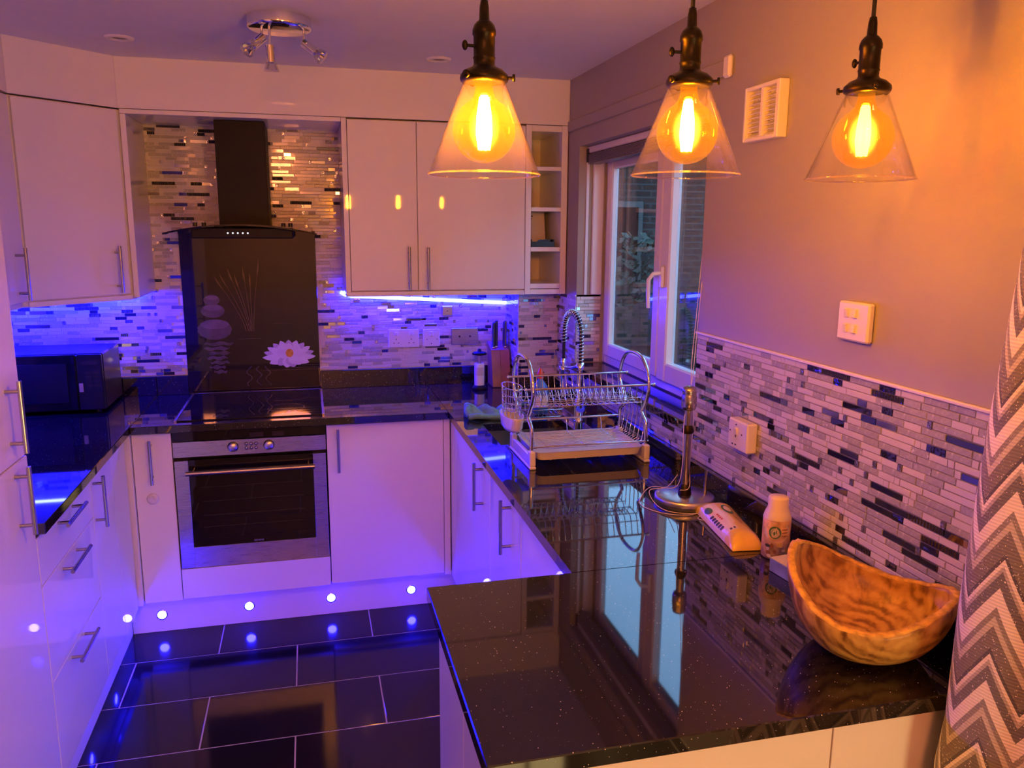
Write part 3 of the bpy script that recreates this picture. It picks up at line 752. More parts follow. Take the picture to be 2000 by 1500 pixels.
# ------------------------------------------------------------------ base units
DZ0, DZ1 = .158, .872
def base_unit(name, label, body, loc):
    t = T(name, label, 'cabinet', loc); O('cabinet_body', B(*body), M['carcass'], t); return t
# back run
u1 = base_unit('narrow_base_cabinet', 'narrow white gloss base cabinet left of the oven', ((-.146, -.578, .15), (-.002, -.03, .881)), (-.07, -.3, .15))
d_ = O('cabinet_door', B((-.1465, -.6, DZ0), (-.0015, -.58, DZ1), .0015), M['gloss'], u1)
handle(d_, (-.078, -.6, .672), (-.078, -.6, .852), (0,-1,0))
M['clearplastic'] = mat('translucent_plastic', (.70, .68, .72), rough=.3, vary=.05)
lk = T('child_lock', 'round translucent child lock stuck on the narrow door', 'lock', (-.085, -.604, .59))
O('disc', MB().lathe([(.0001, .006), (.012, .008), (.022, .006), (.024, 0)], (-.085, -.6003, .605), (0,-1,0), 24), M['clearplastic'], lk)
O('strap', MB().tube([(-.10, -.603, .612), (-.085, -.609, .618), (-.07, -.603, .60)], .004), M['clearplastic'], lk)
u2 = base_unit('single_base_cabinet', 'white gloss base cabinet with one door right of the oven', ((.603, -.578, .15), (1.092, -.03, .881)), (.85, -.3, .15))
d_ = O('cabinet_door', B((.6025, -.6, DZ0+.01), (1.0925, -.58, DZ1), .0015), M['gloss'], u2)
handle(d_, (.648, -.6, .674), (.648, -.6, .858), (0,-1,0))
O('corner_filler', B((1.0945, -.6, .158), (1.122, -.58, .881), .001), M['gloss'], label='white corner filler strip right of the single base cabinet', cat='panel')
O('corner_filler', B((-.186, -.62, .158), (-.149, -.58, .881), .001), M['gloss'], label='white corner filler strip left of the narrow base cabinet', cat='panel')
# plinths
def plinth(label, a, b): return O('plinth', B(a, b, .001), M['satin'], label=label, cat='plinth')
plinth('white plinth under the oven run', (-.214, -.54, 0), (1.179, -.522, .149))
plinth('white plinth under the left run', (-.233, -1.70, 0), (-.215, -.541, .149))
plinth('white plinth at the back of the peninsula', (.822, -2.352, 0), (1.179, -2.335, .149))
plinth('white plinth under the sink run', (1.18, -2.36, 0), (1.198, -.541, .149))
# oven
ov = T('built_in_oven', 'stainless steel built-in oven under the hob', 'oven', (.3, -.3, .295))
O('oven_body', B((.004, -.575, .297), (.596, -.04, .872)), M['black_metal'], ov)
cp = O('control_panel', B((.002, -.602, .768), (.598, -.576, .834), .002), M['steel'], ov)
O('display_strip', B((.002, -.600, .835), (.598, -.576, .878), .001), M['black_glass'], ov)
M['disp'] = mat('unlit_display', (.035, .027, .022), rough=.1, vary=.1)
for x0, x1 in ((.298, .352), (.386, .432)): O('display_window', B((x0, -.6008, .839), (x1, -.6002, .858)), M['disp'], ov)
for x in (.231, .371):
    k = O('knob', MB().lathe([(.0001, .016), (.0165, .016), (.0178, .0145), (.018, 0)], (x, -.602, .803), (0,-1,0), 28), M['steel'], ov)
    O('knob_ring', MB().lathe([(.018, .001), (.0215, .001), (.0215, 0)], (x, -.602, .803), (0,-1,0), 28), M['black_plastic'], k)
for i in range(3):
    for j in range(2):
        bt = O('button', MB().lathe([(.0001, .002), (.0045, .002), (.005, 0)], (.283+i*.019, -.602, .812-j*.017), (0,-1,0), 16), M['steel'], ov)
        O('button_ring', MB().lathe([(.0052, .0012), (.0072, .0012), (.0072, 0)], (.283+i*.019, -.602, .812-j*.017), (0,-1,0), 16), M['black_plastic'], bt)
od = O('oven_door', MB().box((.004, -.603, .297), (.056, -.576, .755), .001).box((.544, -.603, .297), (.596, -.576, .755), .001).box((.056, -.603, .297), (.544, -.576, .386), .001), M['steel'], ov)
O('door_glass', B((.0565, -.602, .3865), (.5435, -.58, .757), .0008), M['black_glass'], od)
M['rack_line'] = mat('oven_rack_seen_dimly', (.05, .045, .04), rough=.3, metal=.6, vary=.1)
for z in (.47, .52, .58, .64): O('oven_shelf', MB().cyl((.10, -.6022, z), (.50, -.6022, z), .0008, n=6), M['rack_line'], od)
mb = MB().cyl((.050, -.643, .712), (.550, -.643, .712), .0095, n=18)
for x in (.075, .525): mb.cyl((x, -.60, .712), (x, -.643, .712), .006, n=12)
O('door_handle', mb, M['steel_h'], od)
M['letter'] = mat('grey_print', (.35, .35, .36), rough=.5, vary=.05)
text_part('lettering', 'SIEMENS', .0105, (.312, -.6024, .396), (1,0,0), (0,0,1), M['letter'], od)
O('oven_base_panel', B((.0015, -.6, DZ0+.004), (.5985, -.58, .293), .0015), M['gloss'], label='white panel below the oven', cat='panel')
# hob
hbx = T('induction_hob', 'black glass hob with steel side trims', 'hob', (.305, -.31, ZW))
O('glass_top', B((.022, -.588, ZW), (.588, -.045, .9185), .001), M['black_glass'], hbx)
for x in (.012, .588): O('side_trim', B((x, -.588, ZW), (x+.010, -.045, .9200), .001), M['steel'], hbx)
O('side_trim', B((.022, -.045, ZW), (.588, -.039, .9195), .001), M['steel'], hbx)
M['ring'] = mat('hob_ring_print', (.05, .05, .055), rough=.1, vary=.1)
for x, y, r in ((.16, -.19, .075), (.44, -.19, .095), (.16, -.43, .095), (.44, -.43, .075)):
    O('cooking_zone', MB().lathe([(r-.001, .9186), (r+.001, .9186)], (x, y, 0), n=48), M['ring'], hbx)

# left run
XL = -.165
l1 = base_unit('corner_base_cabinet', 'white gloss base cabinet in the left corner with a bar handle', ((WL+.03, -1.150, .15), (-.188, -.64, .881)), (-.48, -.9, .15))
O('cabinet_door', B((-.186, -.866, DZ0), (XL, -.645, DZ1), .0015), M['gloss'], l1)
d_ = O('cabinet_door', B((-.186, -1.152, DZ0), (XL, -.869, DZ1), .0015), M['gloss'], l1)
handle(d_, (XL, -1.127, .69), (XL, -1.127, .866), (1,0,0))
l2 = base_unit('drawer_base_cabinet', 'white gloss unit with three drawers beside the tall cabinet', ((WL+.03, -1.697, .15), (-.188, -1.156, .881)), (-.48, -1.43, .15))
for z0, z1, hz in ((.737, .872, .848), (.456, .734, .708), (DZ0, .453, .43)):
    d_ = O('drawer_front', B((-.186, -1.698, z0), (XL, -1.155, z1), .0015), M['gloss'], l2)
    handle(d_, (XL, -1.542, hz), (XL, -1.342, hz), (1,0,0))
tl = T('tall_cabinet', 'tall white gloss cabinet with stacked doors at the left edge', 'cabinet', (-.48, -2.0, 0))
O('cabinet_body', B((WL+.003, -2.345, .0), (-.187, -1.7015, 2.128)), M['carcass'], tl)
for z0, z1, h0, h1 in ((1.106, 2.124, 1.132, 1.312), (.12, 1.102, .922, 1.102-.004)):
    d_ = O('cabinet_door', B((-.186, -2.344, z0), (XL, -1.7025, z1), .0015), M['gloss'], tl)
    handle(d_, (XL, -1.802, h0), (XL, -1.802, h1), (1,0,0))
O('trim_fascia_tall', B((-.186, -2.344, 2.132), (XL, -1.7, H), .002), M['gloss'], kind='structure', label='white panel above the tall cabinet', cat='panel')
# sink run
XR = 1.125
r1 = base_unit('sink_base_cabinet', 'white gloss base cabinet under the sink', ((XR+.022, -1.383, .15), (W-.03, -.62, .70)), (1.4, -1.0, .15))
O('cabinet_door', B((XR, -.70, DZ0), (XR+.02, -.603, .881), .0015), M['gloss'], r1)
d_ = O('cabinet_door', B((XR, -1.383, DZ0), (XR+.02, -.703, DZ1), .0015), M['gloss'], r1)
handle(d_, (XR, -1.272, .698), (XR, -1.272, .872), (-1,0,0))
r2 = base_unit('side_base_cabinet', 'white gloss base cabinet nearer the peninsula', ((XR+.022, -2.30, .15), (W-.03, -1.387, .881)), (1.4, -1.8, .15))
for y0, y1 in ((-1.80, -1.387), (-2.30, -1.804)):
    d_ = O('cabinet_door', B((XR, y0, DZ0), (XR+.02, y1, DZ1), .0015), M['gloss'], r2)
    if y1 > -1.5: handle(d_, (XR, -1.678, .700), (XR, -1.678, .872), (-1,0,0))
# peninsula
pn = T('peninsula_cabinet', 'white gloss peninsula unit under the near worktop', 'cabinet', (1.25, -2.62, 0))
O('cabinet_body', B((.822, -2.878, .0), (W-.03, -2.354, .881)), M['carcass'], pn)
O('end_panel', B((.800, -2.62, .0), (.820, -2.335, .881), .001), M['gloss'], pn)
O('end_panel', B((.800, -2.898, .0), (.820, -2.623, .881), .001), M['gloss'], pn)
for x0, x1 in ((.822, 1.373), (1.376, W-.03)): O('back_panel', B((x0, -2.90, .0), (x1, -2.88, .881), .001), M['gloss'], pn)

# plinth lights
def plinth_light(label, p, n):
    t = T('plinth_light', label, 'light', p, 'blue plinth lights')
    O('bezel', MB().lathe([(.018, .0015), (.022, .0015), (.023, 0)], p, n, 28), M['chrome'], t)
    O('lens', MB().lathe([(.0001, .0035), (.013, .003), (.018, .001)], p, n, 24), M['plinth_led'], t)
for x, w in ((-.098, 'leftmost on the oven run plinth'), (.252, 'below the middle of the oven'), (.597, 'below the right edge of the oven'), (.95, 'below the single base cabinet')):
    plinth_light('round blue plinth light ' + w, (x, -.5402, .075), (0,-1,0))
for y, w in ((-.898, 'in the left run under the corner cabinet'), (-1.262, 'in the left run under the drawers')):
    plinth_light('round blue plinth light ' + w, (-.2148, y, .078), (1,0,0))

for y, w in ((-.95, 'in the sink run under the sink'), (-1.45, 'in the sink run beside the sink cabinet'), (-1.95, 'in the sink run nearest the peninsula')):
    plinth_light('round blue plinth light ' + w, (1.1798, y, .078), (-1,0,0))
# LED strips
ls = T('led_strip', 'glowing blue light strip under the double wall cabinet', 'light strip', (1.1, -.02, 1.33))
O('lit_strip', MB().tube([(.700, -.012, 1.378), (.722, -.013, 1.364), (.75, -.013, 1.358), (1.1, -.013, 1.338), (1.35, -.013, 1.323), (1.512, -.013, 1.314)], .0082, 10), M['blue_led'], ls)
lsb = T('led_strip', 'blue light strip hidden below the corner wall cabinet', 'light strip', (-.45, -.04, 1.37))
O('lit_strip', MB().box((-.74, -.045, 1.374), (-.17, -.033, 1.382)).box((-.755, -.70, 1.374), (-.743, -.05, 1.382)), M['blue_led2'], lsb)

# ================================================================== LAMPS
def bloom_mat(origin, centre):
    """bloom of the lit bulb, put in as an emitting volume that thins out from the filament"""
    m = bpy.data.materials.new('bulb_bloom'); m.use_nodes = True; nt = m.node_tree; nt.nodes.clear()
    tc = nt.nodes.new('ShaderNodeTexCoord'); mp = nt.nodes.new('ShaderNodeMapping'); mp.vector_type = 'POINT'
    c = [centre[i]-origin[i] for i in range(3)]
    sc = (1/.030, 1/.030, 1/.046)
    mp.inputs['Scale'].default_value = sc; mp.inputs['Location'].default_value = [-c[i]*sc[i] for i in range(3)]
    ln = nt.nodes.new('ShaderNodeVectorMath'); ln.operation = 'LENGTH'
    mr = nt.nodes.new('ShaderNodeMapRange'); mr.interpolation_type = 'SMOOTHERSTEP'
    mr.inputs['From Min'].default_value = 0.0; mr.inputs['From Max'].default_value = 1.0; mr.inputs['To Min'].default_value = 750; mr.inputs['To Max'].default_value = 0
    e = nt.nodes.new('ShaderNodeEmission'); e.inputs[0].default_value = (1, .60, .07, 1); o = nt.nodes.new('ShaderNodeOutputMaterial')
    nt.links.new(tc.outputs['Object'], mp.inputs[0]); nt.links.new(mp.outputs[0], ln.inputs[0]); nt.links.new(ln.outputs['Value'], mr.inputs['Value'])
    nt.links.new(mr.outputs[0], e.inputs[1]); nt.links.new(e.outputs[0], o.inputs['Volume']); return m
def pendant(label, x, y, zr, power, knob_ang):
    t = T('pendant_lamp', label, 'pendant lamp', (x, y, zr), 'pendants over the peninsula')
    O('shade', MB().lathe([(.092, 0), (.0915, .001), (.034, .146), (.032, .146), (.0895, .001), (.092, 0)], (x, y, zr), n=64), M['shade'], t)
    O('shade_rim', MB().tube([(x+.0915*math.cos(2*PI*i/64), y+.0915*math.sin(2*PI*i/64), zr+.0005) for i in range(64)], .0016, 8, True), M['shade_rim'], t)
    col = O('collar', MB().lathe([(.0305, .144), (.038, .146), (.0395, .150), (.0385, .156), (.030, .164), (.020, .168), (.017, .172), (.0172, .18), (.0185, .182), (.0172, .184), (.0172, .215), (.0190, .217), (.0188, .224), (.0165, .231), (.012, .2365), (.0085, .239), (.0075, .258), (.006, .268), (.0035, .269)], (x, y, zr), n=36), M['bronze'], t)
    O('socket_face', MB().lathe([(.0001, .150), (.0305, .1445)], (x, y, zr), n=36), M['bronze'], col)
    for k in range(3):
        a = knob_ang + k*2*PI/3 + .55; dx, dy = math.cos(a), math.sin(a)
        O('shade_screw', MB().cyl((x+dx*.036, y+dy*.036, zr+.1515), (x+dx*.047, y+dy*.047, zr+.1515), .0025, n=10).lathe([(.0001, 0), (.006, 0), (.006, .004), (.0001, .004)], (x+dx*.046, y+dy*.046, zr+.1515), (dx, dy, 0), 14), M['bronze'], col)
    dx, dy = math.cos(knob_ang), math.sin(knob_ang)
    O('switch_knob', MB().cyl((x+dx*.015, y+dy*.015, zr+.199), (x+dx*.030, y+dy*.030, zr+.199), .0026, n=10).ball((x+dx*.033, y+dy*.033, zr+.199), .008, 12, 8, sc=(.6, .6, 1)), M['bronze'], col)
    O('cord', MB().cyl((x, y, zr+.266), (x, y, H-.022), .0036, n=10), M['cord'], t)
    O('ceiling_rose', MB().lathe([(.0035, -.024), (.045, -.02), (.05, -.012), (.05, 0)], (x, y, H), n=36), M['bronze'], t)
    zc = zr+.070; prof = []
    for i in range(19):
        a = PI*i/18; r = .0515*math.sin(a); z = -.0515*math.cos(a)
        if z > .046: break
        prof.append((max(r, .0001), z))
    prof += [(.0185, .051), (.0160, .058), (.0142, .066), (.0138, .075)]
    bulb = O('bulb', MB().lathe(prof, (x, y, zc), n=40), M['globe'], t)
    fm = emit_mat('amber_filament', AMBER, power)
    mb = MB()
    for k in range(6):
        a = 2*PI*k/6; c, s_ = math.cos(a), math.sin(a)
        mb.tube([(x+c*.005, y+s_*.005, zc+.052), (x+c*.0095, y+s_*.0095, zc+.022), (x+c*.0105, y+s_*.0105, zc-.005), (x+c*.007, y+s_*.007, zc-.030)], .0032, 6)
    mb.tube([(x, y, zc+.055), (x, y, zc-.028)], .006, 8)
    O('filament', mb, fm, bulb)
    O('bloom_halo', MB().ball((x, y, zc+.004), .046, 24, 16, sc=(.72, .72, 1.0)), bloom_mat((x, y, zr), (x, y, zc+.004)), bulb)  # emitting ball stands in for the bloom around the lit filament
pendant('lit glass cone pendant nearest the hob, left of the row', .8430, -2.60, 1.769, PENDANT[0], math.radians(190))
pendant('lit glass cone pendant in the middle of the row', 1.1890, -2.63, 1.774, PENDANT[1], math.radians(175))
pendant('lit glass cone pendant next to the right wall', 1.5060, -2.668, 1.772, PENDANT[2], math.radians(100))

# ceiling spotlight bar
sf = T('ceiling_spotlight', 'round chrome ceiling light with three spot heads', 'ceiling light', (.498, -1.15, H))
O('base_plate', MB().lathe([(.0001, -.036), (.092, -.036), (.0975, -.033), (.0985, -.028), (.0985, 0)], (.498, -1.15, H), n=56), M['chrome'], sf)
def spot_head(sx, sy, d, drop):
    d = Vector(d).normalized(); j = Vector((sx, sy, H-.036-drop))
    h = O('spot_arm', MB().cyl((sx, sy, H-.036), j, .0042, n=12).ball(j, .0055, 12, 8), M['chrome'], sf)
    a = j - d*.004; b = a + d*.050
    O('spot_can', MB().cyl(a, b, .0145, n=24), M['chrome'], h)
    O('spot_lamp', MB().lathe([(.0142, 0), (.019, .010), (.023, .024), (.0225, .0275), (.0001, .026)], b, d, 28), M['spot_glass'], h)
    O('spot_reflector', MB().lathe([(.008, -.002), (.014, .012), (.018, .022)], b, d, 24), M['chrome'], h)
spot_head(.445, -1.175, (-.62, -.45, -.62), .032)
spot_head(.468, -1.19, (0.02, .12, -1), .058)
spot_head(.572, -1.165, (.70, -.3, -.55), .040)
def downlight(label, x, y):
    t = T('downlight', label, 'downlight', (x, y, H), 'recessed downlights')
    O('bezel', MB().lathe([(.028, -.001), (.032, -.007), (.045, -.006), (.049, 0)], (x, y, H), n=40), M['plastic'], t)
    O('lamp', MB().lathe([(.0001, -.0015), (.026, -.001)], (x, y, H), n=32), M['black_plastic'], t)
downlight('unlit recessed downlight above the corner wall cabinet', -.05, -.717)
downlight('unlit recessed downlight left of the window', 1.079, -.666)
# drum lamp added behind the camera as warm fill, out of view
dl = T('added_ceiling_fill', 'added drum lamp on the ceiling behind the camera, unseen warm fill', 'ceiling lamp', (.3, -5.2, H))
O('drum', MB().lathe([(.0001, -.10), (.20, -.10), (.205, -.095), (.205, 0)], (.3, -5.2, H), n=40), emit_mat('warm_fill_drum', (1.0, .25, .075), CEILING_FILL), dl)
O('trim_ring', MB().lathe([(.205, -.012), (.212, -.012), (.212, 0)], (.3, -5.2, H), n=40), M['chrome'], dl)

fl = T('added_floor_fill', 'added low lamp with a drum shade behind the camera, unseen fill', 'floor lamp', (1.35, -4.75, 0))  # low lamp added out of view to brighten the peninsula front and curtain
O('lamp_base', MB().lathe([(.0001, .02), (.13, .018), (.14, .01), (.14, 0), (.0001, 0)], (1.35, -4.75, 0), n=36), M['bronze'], fl)
O('pole', MB().cyl((1.35, -4.75, .018), (1.35, -4.75, .66), .011, n=14), M['bronze'], fl)
O('lamp_shade', MB().lathe([(.15, 0), (.13, .26), (.128, .26), (.148, 0), (.15, 0)], (1.35, -4.75, .46), n=40), emit_mat('warm_fill_shade', (1.0, .68, .27), FLOOR_FILL), fl)

# ================================================================== SMALL FITTINGS
def plate(name, label, cat, x0, x1, z0, z1, m, th=.009, y=-.0045):
    t = T(name, label, cat, ((x0+x1)/2, y, z0)); O('plate', B((x0, y-th, z0), (x1, y, z1), .003), m, t); return t
s1 = plate('double_socket', 'white double socket on the mosaic behind the worktop', 'socket', .922, 1.072, 1.102, 1.192, M['plastic'])
for i, x in enumerate((.960, 1.034)):
    O('switch', B((x-.008, -.0185, 1.162), (x+.008, -.0125, 1.180), .002), M['plastic'], s1)
    for dx, dz, w, h in ((0, -.012, .003, .008), (-.011, -.030, .007, .003), (.011, -.030, .007, .003)):
        O('pin_slot', B((x+dx-w/2, -.0142, 1.155+dz-h/2), (x+dx+w/2, -.0132, 1.155+dz+h/2)), M['black_plastic'], s1)
s2 = plate('single_socket', 'white single switched socket between double socket and brushed plate', 'socket', 1.091, 1.175, 1.103, 1.190, M['plastic'])
O('switch', B((1.124, -.0185, 1.155), (1.142, -.0125, 1.178), .002), M['plastic'], s2)
for dx, dz, w, h in ((-.022, 0, .004, .004), (.028, 0, .004, .004), (0, -.022, .005, .005)): O('screw', B((1.133+dx-w/2, -.0142, 1.14+dz-h/2), (1.133+dx+w/2, -.0132, 1.14+dz+h/2)), M['black_plastic'], s2)
s3 = plate('brushed_switch_plate', 'brushed metal double plate with two holes by the knife block', 'switch plate', 1.233, 1.369, 1.108, 1.192, M['steel'])
for x in (1.274, 1.327): O('hole', MB().cyl((x, -.0133, 1.150), (x, -.0142, 1.150), .005, n=14), M['black_plastic'], s3)
s4 = plate('small_metal_plate', 'small square brushed plate below the blue light strip', 'switch plate', 1.187, 1.242, 1.252, 1.303, M['steel'])
O('plate_screw', MB().cyl((1.214, -.0133, 1.278), (1.214, -.0142, 1.278), .003, n=10), M['black_plastic'], s4)
def wplate(name, label, cat, y0, y1, z0, z1, m, th=.012):
    t = T(name, label, cat, (W, (y0+y1)/2, z0)); O('plate', B((W-th, y0, z0), (W, y1, z1), .004), m, t); return t
s5 = wplate('light_switch', 'cream four-gang light switch on the right wall', 'light switch', -2.483, -2.380, 1.446, 1.531, M['plastic'], .016)
for i, yy in enumerate((-2.413, -2.440)):
    for j, zz in enumerate((1.507, 1.474)):
        tilt = .18 if i == 0 else -.18
        O('rocker', MB().obox((W-.0175, yy, zz), ((1,0,tilt),(0,1,0),(-tilt,0,1)), (.0045, .0058, .0095), .001), M['plastic'], s5)
s6 = wplate('wall_socket', 'cream switched socket set in the mosaic dado', 'socket', -2.064, -1.962, 1.087, 1.170, M['plastic'], .032)
O('switch', MB().obox((W-.033, -2.008, 1.139), ((1,0,.2),(0,1,0),(-.2,0,1)), (.004, .006, .010), .001), M['plastic'], s6)
for dy, dz, hy, hz in ((.002, .0, .0018, .0035), (-.0, -.024, .003, .002), (.016, -.025, .003, .002), (.032, .01, .002, .002), (-.03, .01, .002, .002), (.002, .032, .002, .002)): O('pin_slot', B((W-.0332, -2.006+dy-hy, 1.125+dz-hz), (W-.0318, -2.006+dy+hy, 1.125+dz+hz)), M['ink'], s6)
# ventilation grille
vt = T('vent_grille', 'cream louvred vent grille high on the right wall', 'vent', (W, -2.02, 1.908))
mb = MB(); y0, y1, z0, z1 = -2.102, -1.937, 1.908, 2.046
mb.box((W-.028, y0, z0), (W, y0+.016, z1), .002); mb.box((W-.028, y1-.010, z0), (W, y1, z1), .002); mb.box((W-.028, y0+.016, z0), (W, y1-.010, z0+.010), .002); mb.box((W-.028, y0+.016, z1-.010), (W, y1-.010, z1), .002)
mb.box((W-.026, -2.026, z0+.010), (W-.004, -2.014, z1-.010), .001)
O('grille_frame', mb, M['plastic'], vt)
O('backing', B((W-.004, y0+.016, z0+.010), (W-.0005, y1-.010, z1-.010)), M['plastic'], vt)
for a_, b_ in ((y0+.017, -2.0265), (-2.0135, y1-.011)):
    for k in range(10):
        zz = z0+.017+k*.0114
        O('louvre', MB().obox((W-.014, (a_+b_)/2, zz), ((1,0,.75),(0,1,0),(-.75,0,1)), (.0075, (b_-a_)/2, .0012), .0004), M['plastic'], vt)

# ================================================================== LOOSE THINGS
# microwave
mw = T('microwave', 'black microwave in the blue-lit left corner', 'microwave', (-.52, -.2, ZW))
O('case', B((-.765, -.33, ZW+.012), (-.285, -.03, 1.162), .006), M['black_plastic'], mw)
dr = O('door', B((-.765, -.352, ZW+.014), (-.385, -.331, 1.160), .004), M['black_glass'], mw)
O('door_window', B((-.735, -.3535, ZW+.05), (-.42, -.3522, 1.125), .0005), M['black_plastic'], dr)
cpn = O('control_panel', B((-.383, -.352, ZW+.014), (-.287, -.331, 1.160), .004), M['black_plastic'], mw)
O('display', B((-.365, -.3532, 1.118), (-.305, -.3522, 1.135)), M['disp'], cpn)
M['brass_tag'] = mat('pale_gold_sticker', (.50, .40, .25), rough=.35, metal=.4, vary=.1)
O('door_button', B((-.378, -.3545, 1.005), (-.362, -.3522, 1.042), .001), M['brass_tag'], cpn)
for k in range(4):
    for j in range(2): O('key', B((-.35+j*.03, -.3528, 1.08-k*.018), (-.33+j*.03, -.3522, 1.09-k*.018)), M['disp'], cpn)
for x in (-.72, -.33): O('foot', MB().cyl((x, -.29, ZW), (x, -.29, ZW+.013), .014, n=14), M['black_plastic'], mw); 

# spring tap
tp = T('spring_tap', 'chrome spring-neck kitchen tap behind the sink', 'tap', (1.60, -.90, ZW))
rx, ry = 1.603, -.905; ox, oy = 1.585, -.742
O('tap_body', MB().lathe([(.026, 0), (.026, .006), (.020, .010), (.0185, .09), (.0125, .10), (.011, .21), (.0105, .23)], (rx, ry, ZW), n=24), M['chrome'], tp)
arc = []
for i in range(25):
    a = PI*i/24; t = (1-math.cos(a))/2
    arc.append((rx+(ox-rx)*t, ry+(oy-ry)*t, 1.262+.085*math.sin(a)))
path = [(rx, ry, z) for z in (1.12, 1.16, 1.20, 1.235)] + arc + [(ox, oy, z) for z in (1.24, 1.215)]
O('hose', MB().tube(path + [(ox, oy, 1.18), (ox, oy, 1.13)], .0068, 12), M['black_plastic'], tp)
# coil spring around the hose
sm_path = cord(path, 10); coil = []; turns = 34; Ls = len(sm_path); uu = Vector((1,0,0))
dist = [0]
for i in range(1, Ls): dist.append(dist[-1] + (sm_path[i]-sm_path[i-1]).length)
tot = dist[-1]; NP = turns*12
import bisect
for k in range(NP+1):
    s_ = tot*k/NP; i = min(Ls-2, max(0, bisect.bisect(dist, s_)-1)); f_ = (s_-dist[i])/max(1e-6, dist[i+1]-dist[i])
    p = sm_path[i].lerp(sm_path[i+1], f_); tg = (sm_path[i+1]-sm_path[i]).normalized()
    side = Vector((ry-oy, ox-rx, 0)).normalized(); up = tg.cross(side).normalized()
    a = 2*PI*turns*k/NP; coil.append(p + (side*math.cos(a) + up*math.sin(a))*.0118)
O('spring', MB().tube(coil, .0022, 6), M['chrome'], tp)
O('spray_head', MB().lathe([(.0085, 0), (.013, -.01), (.013, -.05), (.0105, -.06), (.011, -.11), (.016, -.15), (.0165, -.16), (.0001, -.161)], (ox, oy, 1.145), n=20), M['chrome'], tp)
O('spray_bracket', MB().tube([(rx, ry, 1.14), ((rx+ox)/2, (ry+oy)/2, 1.118), (ox, oy, 1.105)], .0055, 8).lathe([(.017, -.008), (.017, .008), (.0135, .008), (.0135, -.008), (.017, -.008)], (ox, oy, 1.105), n=20).lathe([(.0155, -.012), (.0155, .012), (.010, .012)], (rx, ry, 1.14), n=20), M['chrome'], tp)
O('lever', MB().cyl((rx, ry, .968), (rx-.01, ry-.045, .972), .0175, n=20).tube([(rx-.008, ry-.04, .975), (rx-.012, ry-.055, 1.0), (rx-.016, ry-.06, 1.05)], [.006, .005, .0045], 8), M['chrome'], tp)

# dish rack
dk = T('dish_rack', 'two-tier chrome dish rack with white drip tray by the sink', 'dish rack', (1.43, -1.39, ZW))
YN, YFR = -1.515, -1.262; YM = (YN+YFR)/2; FX = (1.236, 1.634)
def side_frame(x):
    pts = []
    hw = (YFR-YN)/2
    prof = [(-.118, .95-.913+.012), (-.118, .115), (-.112, .135), (-.085, .152), (-.075, .165), (-.090, .182), (-.112, .21), (-.126, .24), (-.126, .272), (-.112, .305), (-.088, .330), (-.055, .347), (0, .353)]
    L_ = [(x, YM+a, ZW+b) for a, b in prof]; R_ = [(x, YM-a, ZW+b) for a, b in prof[::-1][1:]]
    return cord(L_+R_, 5)
for x in FX:
    O('hoop', MB().tube(side_frame(x), .0062, 10), M['chrome'], dk)
    O('plastic_foot', MB().box((x-.011, YN-.012, ZW), (x+.011, YFR+.012, ZW+.010), .003).box((x-.010, YN-.010, ZW+.009), (x+.010, YN+.022, ZW+.060), .004).box((x-.010, YFR-.022, ZW+.009), (x+.010, YFR+.010, ZW+.060), .004).box((x-.007, YN+.02, ZW+.009), (x+.007, YFR-.02, ZW+.045), .003), M['plastic'], dk)
WR = .0024
def wires(name, lst, r=WR, m='chrome'):
    mb = MB()
    for p in lst: mb.tube(p, r, 6)
    return O(name, mb, M[m], dk)
# upper plate basket: two long rails, wire bars bent into a trough
zt = ZW+.262
O('long_rail', MB().cyl((FX[0]-.022, YN+.008, zt), (FX[1]+.022, YN+.008, zt), .0036, n=10), M['chrome'], dk)
O('long_rail', MB().cyl((FX[0]-.022, YFR-.008, zt), (FX[1]+.022, YFR-.008, zt), .0036, n=10), M['chrome'], dk)
for x in (FX[0]-.022, FX[1]+.022):
    for yy in (YN+.008, YFR-.008): O('rail_nut', MB().ball((x, yy, zt), .006, 10, 6), M['chrome'], dk)
for k in range(18):
    x = FX[0]+.014+k*(FX[1]-FX[0]-.028)/17
    pts = cord([(x, YN+.008, zt), (x, YN+.022, zt-.045), (x, YN+.04, zt-.065), (x, YM-.03, zt-.068), (x, YM, zt-.030), (x, YM+.03, zt-.068), (x, YFR-.04, zt-.065), (x, YFR-.022, zt-.045), (x, YFR-.008, zt)], 3)
    O('basket_wire', MB().tube(pts, .0016, 5), M['chrome'], dk)
for yy, dz in ((YN+.022, -.045), (YN+.04, -.066), (YM-.03, -.069), (YM+.03, -.069), (YFR-.04, -.066), (YFR-.022, -.045)):
    O('long_wire', MB().cyl((FX[0]+.006, yy, zt+dz), (FX[1]-.006, yy, zt+dz), .0018, n=6), M['chrome'], dk)
# lower tier
zl = ZW+.105
for yy in (YN+.006, YFR-.006): O('long_rail', MB().cyl((FX[0]-.008, yy, zl if yy > YM else zl-.035), (FX[1]+.008, yy, zl if yy > YM else zl-.035), .0032, n=10), M['chrome'], dk)
for k in range(13):
    yy = YN+.02+k*(YFR-YN-.04)/12
    O('tray_wire', MB().tube(cord([(FX[0]+.012, yy, zl-.02), (FX[0]+.03, yy, zl-.042), (1.435, yy, zl-.046), (FX[1]-.03, yy, zl-.042), (FX[1]-.012, yy, zl-.02)], 3), .0014, 5), M['chrome'], dk)
for k in range(3):
    x = 1.30+k*.13; O('tray_wire', MB().tube([(x, YN+.006, zl-.035), (x, YN+.02, zl-.046), (x, YFR-.02, zl-.046), (x, YFR-.006, zl)], .0016, 5), M['chrome'], dk)
